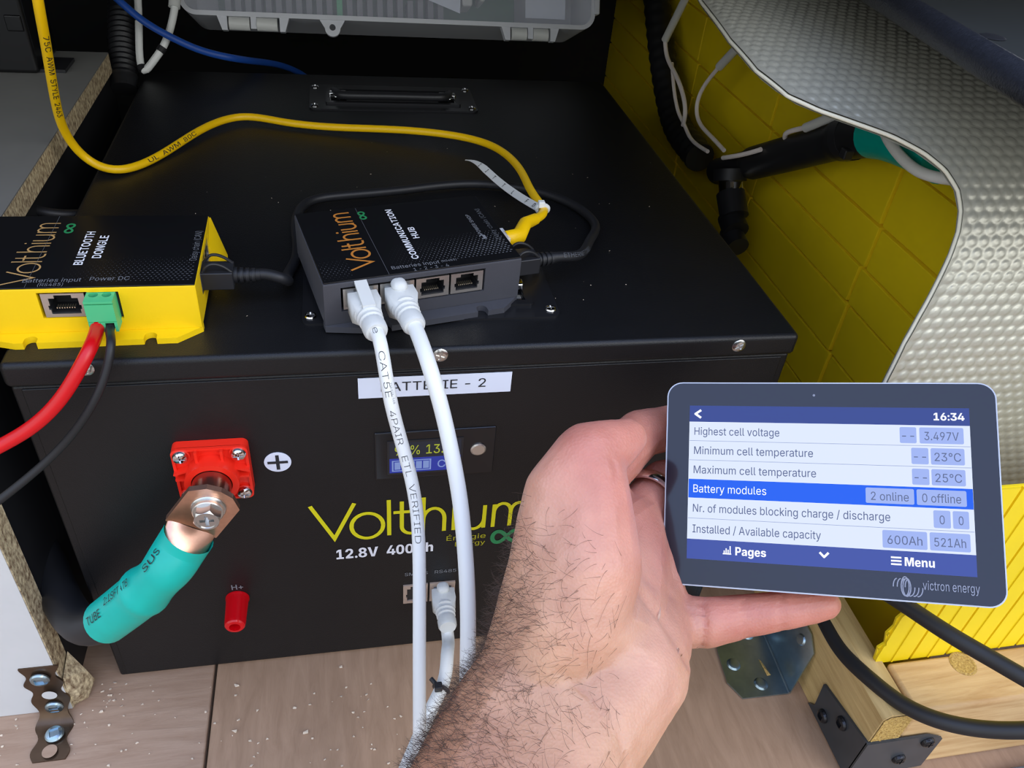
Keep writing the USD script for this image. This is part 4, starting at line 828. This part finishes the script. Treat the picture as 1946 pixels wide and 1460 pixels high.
# ribbed yellow panel leaning on the beam
rp2 = Thing('ribbed_panel', 'bright yellow ribbed sheet standing on the beam at the lower right', 'panel', (.6, yk, ZB))
yp = yk + .0025; ptop = PL(1946, 975, 1, yp)[2]; pf = lambda x, y: PL(x, y, 1, yp)[[0, 2]]
a0, a1 = pf(1725, 1249), pf(1770, 1181); rd = (a1 - a0) / np.linalg.norm(a1 - a0); rn = np.array([rd[1], -rd[0]])
outl = Polygon([tuple(pf(*q)) for q in ((1659, 1258), (1664, 1245), (1668, 1231), (1681, 1223), (1684, 1204), (1699, 1190), (1704, 1176), (1716, 1166), (1716, 1150), (1740, 1090))] + [(pf(1760, 1040)[0], ptop + .02), (.95, ptop + .02), (.95, ZB + .0005), ]).buffer(0)
PF = Fr((0, yp, 0), (1, 0, 0), (0, 0, 1))
rp2.part('sheet', PF(ext(outl, -.0012, 0)), 'yellow_panel')
base = a0 @ rn + .01165
for k in range(-3, 12):
    c0 = base + k * .0233; b0 = (rd * -.4 + rn * c0); b1 = rd * .4 + rn * c0
    g = LineString([b0, b1]).buffer(.01085, cap_style='flat').intersection(outl.buffer(-.0003))
    if g.area > 1e-6:
        r__ = rp2.part('rib', PF(ext(g, 0, .0014)), 'yellow_panel')
        g2 = LineString([b0, b1]).buffer(.0005, cap_style='flat').intersection(outl.buffer(-.0006))
        if g2.area > 1e-7: rp2.part('ridge', PF(ext(g2, .0013, .0020)), 'yellow_panel', parent=r__)
for lab, rows in (('black round cable sloping down from behind the display to the right edge', ((1640, 1100, .44), (1715, 1147, .425), (1800, 1203, .41), (1880, 1250, .400), (1946, 1288, .392), (2030, 1335, .385))),
                  ('black round cable curving over the wooden beam', ((1540, 1130, .50), (1566, 1180, .482), (1600, 1238, .465), (1650, 1288, .447), (1710, 1335, .432), (1780, 1368, .420), (1860, 1385, .412), (1946, 1388, .405), (2030, 1380, .40)))):
    w = Thing('appliance_cord', lab, 'cable', PD(*rows[2]), 'black cords by the beam'); w.part('jacket', tube(pxd(rows, 70), .0043, 18), 'black_rubber')
mt = Thing('floor_mat', 'grey textured mat corner at the bottom right edge', 'mat', PL(1930, 1450, 2, .002))
mat('mat_grey', L(96, 100, 104), .9, var=.3, vscale=500, bump=.001, bscale=700)
m0 = PL(1880, 1462, 2, .003); mt.part('mat', rbox((m0[0], YE - .25, .0004), (1.0, YE - .012, .006), .002), 'mat_grey')
# crumbs on the floor
cr_ = []
pts_ = [(450, 1302, .0026), (445, 1390, .0024), (580, 1392, .0026), (648, 1268, .0020), (210, 1310, .0016), (192, 1352, .0020), (30, 1380, .0014), (205, 1455, .0016), (478, 1455, .0020), (475, 1408, .0016), (240, 1300, .0014), (560, 1345, .0016), (700, 1330, .0014), (705, 1300, .0012), (170, 1318, .0020), (1250, 1398, .0018)]
pts_ = [(x, y, s * .72) for x, y, s in pts_]
pts_ += [(float(rng.uniform(0, 780)), float(rng.uniform(1290, 1458)), float(rng.uniform(.0004, .0011))) for _ in range(80)]
pts_ += [(float(rng.normal(190, 40)), float(rng.normal(1330, 30)), float(rng.uniform(.0005, .0013))) for _ in range(28)]
for x, y, s in pts_:
    p = PL(x, y, 2, s * .3)
    if p[1] > -.004 and p[0] > -.002 or (p[0] < -.012 and p[1] > -.02): continue
    cr_.append(hull(p + (rng.random((12, 3)) - .5) * np.array([s * 1.6, s * 1.2, s * .7]) * 1.2))
obj('wood_crumbs', cat(cr_), 'debris', smooth=False, label='pale wood crumbs and sawdust scattered over the plywood floor', cat='crumbs', kind='stuff')
cr_ = []
for _ in range(60):
    p = PL(float(rng.uniform(250, 1250)), float(rng.uniform(270, 610)), 2, H + .0004); s = float(rng.uniform(.0003, .0008)); cr_.append(hull(p + (rng.random((6, 3)) - .5) * s * 1.6 * np.array([1, 1, .5])))
obj('lid_dust', cat(cr_), 'debris', smooth=False, label='tiny pale dust specks scattered over the black lid', cat='dust', kind='stuff')

# ------------------------------------------------------------------ the person's hand and forearm
def J(x, y, d, r): return PD(x, y, d), r
def ball(j, n=20): return manifold3d.Manifold.sphere(j[1], n).translate(tuple(j[0]))
def bone(*js): return manifold3d.Manifold.batch_hull([ball(j) for j in js])
def chain(*js): return [bone(a, b) for a, b in zip(js, js[1:])]
faL, faR = J(872, 1560, .262, .0225), J(1030, 1560, .258, .0225)
fmL, fmR = J(938, 1420, .276, .0218), J(1105, 1405, .276, .0216)
wrL, wrR = J(1012, 1290, .288, .0205), J(1196, 1290, .292, .0200)
wmL = J(1040, 1180, .290, .0190)
cmc, then_, thl = J(1080, 1180, .284, .0205), J(1112, 1075, .284, .0200), J(1060, 1060, .289, .0172)
tht = J(1120, 990, .287, .0165); tmc = J(1066, 940, .290, .0138)
tip_ip, tpulp, ttip = J(1118, 868, .292, .0126), J(1156, 852, .2960, .0104), J(1192, 832, .3000, .0072)
hyA, hyB = J(1188, 1212, .298, .0150), J(1230, 1284, .296, .0152)
imc, mmc, rmc, pmc = J(1150, 890, .352, .0122), J(1212, 985, .356, .0118), J(1234, 1078, .362, .0124), J(1266, 1180, .341, .0118)
fi = chain(imc, J(1215, 826, .372, .0112), J(1300, 806, .388, .0102), J(1400, 800, .386, .0092), J(1462, 806, .380, .0080))
fm = chain(mmc, J(1258, 920, .378, .0110), J(1340, 904, .394, .0100), J(1420, 908, .388, .0090), J(1488, 918, .380, .0078))
fr_ = chain(rmc, J(1320, 1050, .378, .0102), J(1400, 1035, .380, .0094), J(1470, 1038, .370, .0086), J(1525, 1042, .364, .0076))
fpk = chain(pmc, J(1345, 1184, .338, .0104), J(1415, 1171, .340, .0089), J(1490, 1161, .338, .0079), J(1568, 1149, .337, .0064))
fxL, fxR = J(640, 2350, .228, .0290), J(850, 2350, .224, .0290)
solid = [bone(fxL, fxR, faL, faR), bone(faL, faR, fmL, fmR), bone(fmL, fmR, wrL, wrR), bone(wrL, wrR, wmL, hyA, hyB), bone(wmL, cmc, wrL), bone(cmc, then_, thl, wmL), bone(thl, then_, tht), bone(tht, thl, tmc), bone(tmc, tht, tip_ip), bone(tmc, tip_ip), bone(tip_ip, tpulp), bone(tpulp, ttip),
         bone(wrR, hyA, hyB, pmc, rmc), bone(cmc, hyA, rmc, mmc), bone(pmc, rmc, mmc), bone(J(1138, 902, .352, .0090), J(1190, 992, .356, .0090), J(1130, 1040, .310, .0110)), bone(J(1130, 1040, .310, .0120), cmc, mmc)] + fi + fm + fr_ + fpk
body = manifold3d.Manifold.batch_boolean(solid, manifold3d.OpType.Add).refine_to_length(.0022)
v, f = vf(body); hm = trimesh.Trimesh(v, f, process=True)
trimesh.smoothing.filter_taubin(hm, lamb=.5, nu=.52, iterations=16)
# skin folds: the palm and finger creases pressed into the surface
def to_px(P):
    d = P - CAM; z = d @ CF; return np.stack([IW / 2 + FPX * (d @ CR) / z, IH / 2 - FPX * (d @ CU) / z], 1), z
uv, dep = to_px(hm.vertices); nrm = np.array(hm.vertex_normals); facing = np.clip(-(nrm @ CF) * 2, 0, 1); off = np.zeros(len(uv))
hand_front = (dep < .36)
for pts, wd, dp in (([(1415, 1128), (1411, 1170), (1416, 1215)], 4, .0007), ([(1424, 1128), (1421, 1170), (1425, 1212)], 4, .0004), ([(1487, 1130), (1484, 1165), (1490, 1198)], 4, .0006), ([(1334, 1140), (1342, 1190), (1334, 1236)], 5, .0016),
                    ([(1222, 1128), (1262, 1180), (1308, 1262)], 6, .0022), ([(1225, 1098), (1290, 1140), (1330, 1180)], 5, .0006), ([(1060, 1275), (1130, 1330), (1180, 1400), (1192, 1460)], 6, .0012), ([(1075, 1320), (1150, 1380), (1175, 1440)], 4, .0004),
                    ([(1090, 955), (1120, 930), (1155, 905)], 5, .0005), ([(1160, 870), (1172, 890), (1168, 910)], 5, .0007), ([(1120, 1000), (1160, 985), (1200, 990)], 5, .0004), ([(1130, 1250), (1190, 1240), (1250, 1250)], 4, .0004), ([(1240, 1070), (1262, 1075), (1265, 1095)], 4, .0004)):
    dd = shapely.distance(LineString(pts), shapely.points(uv)); off += dp * np.exp(-(dd / wd) ** 2)
off *= facing * hand_front
hm.vertices = hm.vertices - nrm * off[:, None] + nrm * (.0011 * (meshkit.fbm(hm.vertices * 95, 3) - .5))[:, None]
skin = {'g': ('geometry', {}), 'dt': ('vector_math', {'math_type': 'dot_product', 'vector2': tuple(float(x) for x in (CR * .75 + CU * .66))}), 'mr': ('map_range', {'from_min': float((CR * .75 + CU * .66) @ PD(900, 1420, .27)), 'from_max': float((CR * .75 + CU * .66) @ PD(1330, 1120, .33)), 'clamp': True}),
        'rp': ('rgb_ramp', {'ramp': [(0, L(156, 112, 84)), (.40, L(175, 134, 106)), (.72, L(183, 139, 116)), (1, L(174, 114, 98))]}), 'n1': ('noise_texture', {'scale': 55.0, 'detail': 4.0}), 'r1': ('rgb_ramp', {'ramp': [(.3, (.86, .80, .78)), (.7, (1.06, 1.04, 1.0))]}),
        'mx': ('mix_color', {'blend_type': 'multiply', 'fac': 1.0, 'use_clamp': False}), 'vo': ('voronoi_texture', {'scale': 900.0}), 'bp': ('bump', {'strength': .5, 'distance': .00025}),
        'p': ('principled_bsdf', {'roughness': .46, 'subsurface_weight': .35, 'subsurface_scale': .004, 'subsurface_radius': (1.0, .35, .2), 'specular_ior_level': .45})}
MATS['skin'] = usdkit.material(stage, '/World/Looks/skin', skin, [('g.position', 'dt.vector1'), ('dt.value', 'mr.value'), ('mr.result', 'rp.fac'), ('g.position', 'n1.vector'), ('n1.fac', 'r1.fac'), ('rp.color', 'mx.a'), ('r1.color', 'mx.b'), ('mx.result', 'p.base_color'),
    ('g.position', 'vo.vector'), ('vo.distance', 'bp.height'), ('bp.normal', 'p.normal')], surface='p.BSDF')
mat('hair_brown', L(58, 42, 32), .5)
mat('nail', L(214, 160, 150), .3)
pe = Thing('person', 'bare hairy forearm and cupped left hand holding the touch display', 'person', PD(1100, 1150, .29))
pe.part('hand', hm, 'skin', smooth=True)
# forearm hair
pts, fidx = trimesh.sample.sample_surface(hm, 66000, seed=3)
px_, dz = to_px(pts); fn = hm.face_normals[fidx]; r_ = np.random.default_rng(5)
x, y = px_.T
left = np.interp(y, [900, 1000, 1100, 1200, 1300, 1460], [1010, 985, 985, 960, 900, 800])       # the arm's left outline
dist = x - left
dens = np.clip((y - 930) / 320, 0, 1) * np.exp(-np.clip(dist, 0, None) / np.interp(y, [900, 1200, 1460], [30, 85, 165])) * (y > 880) * (x < 1185) * (dz < .33)
keep = (r_.random(len(pts)) < dens * 1.0) & ((fn @ CF) < .55)
pts, fn, px_ = pts[keep], fn[keep], px_[keep]
curves, counts = [], []
axis = (PD(870, 1500, .262) - PD(1010, 1290, .288)); axis /= np.linalg.norm(axis)
for p, n in zip(pts, fn):
    side = np.cross(n, axis); ln = r_.uniform(.0035, .0095); swirl = r_.normal(0, .55)
    d = n * .32 - CR * .5 + CU * r_.normal(.05, .35) + side * swirl * .5; d -= n * min(0, d @ n - .15); d /= np.linalg.norm(d)
    c = np.cross(d, n + .01) * r_.normal(0, 1.3) - n * .55
    t = np.linspace(0, 1, 6)[:, None]; curves.append(p - n * .0003 + d * ln * t + c * ln * .5 * t ** 2); counts.append(6)
hc_ = UsdGeom.BasisCurves.Define(stage, pe.path + '/arm_hair'); P_ = np.vstack(curves) - pe.loc
hc_.CreatePointsAttr(Vt.Vec3fArray.FromNumpy(P_.astype(np.float32))); hc_.CreateCurveVertexCountsAttr(Vt.IntArray.FromNumpy(np.array(counts, np.int32))); hc_.CreateTypeAttr('linear')
hc_.CreateWidthsAttr(Vt.FloatArray.FromNumpy(np.tile(np.linspace(.00011, .00004, 6), len(counts)).astype(np.float32))); hc_.SetWidthsInterpolation('vertex')
UsdShade.MaterialBindingAPI.Apply(hc_.GetPrim()).Bind(MATS['hair_brown']); setdata(hc_.GetPrim(), 'dark brown forearm hair', None, None, 'stuff')
ra = PD(1258, 920, .378) - PD(1218, 985, .350)
RF = Fr(PD(1231, 948, .3655), np.cross(ra, CU), np.cross(ra, np.cross(ra, CU)))
rg = obj('finger_ring', RF(lathe([(.0122, -.0034), (.0132, -.0036), (.0138, -.0026), (.0141, 0), (.0138, .0026), (.0132, .0036), (.0122, .0034), (.0122, -.0034)], 56)), 'silver', label='polished silver ring on a finger behind the display edge', cat='ring')
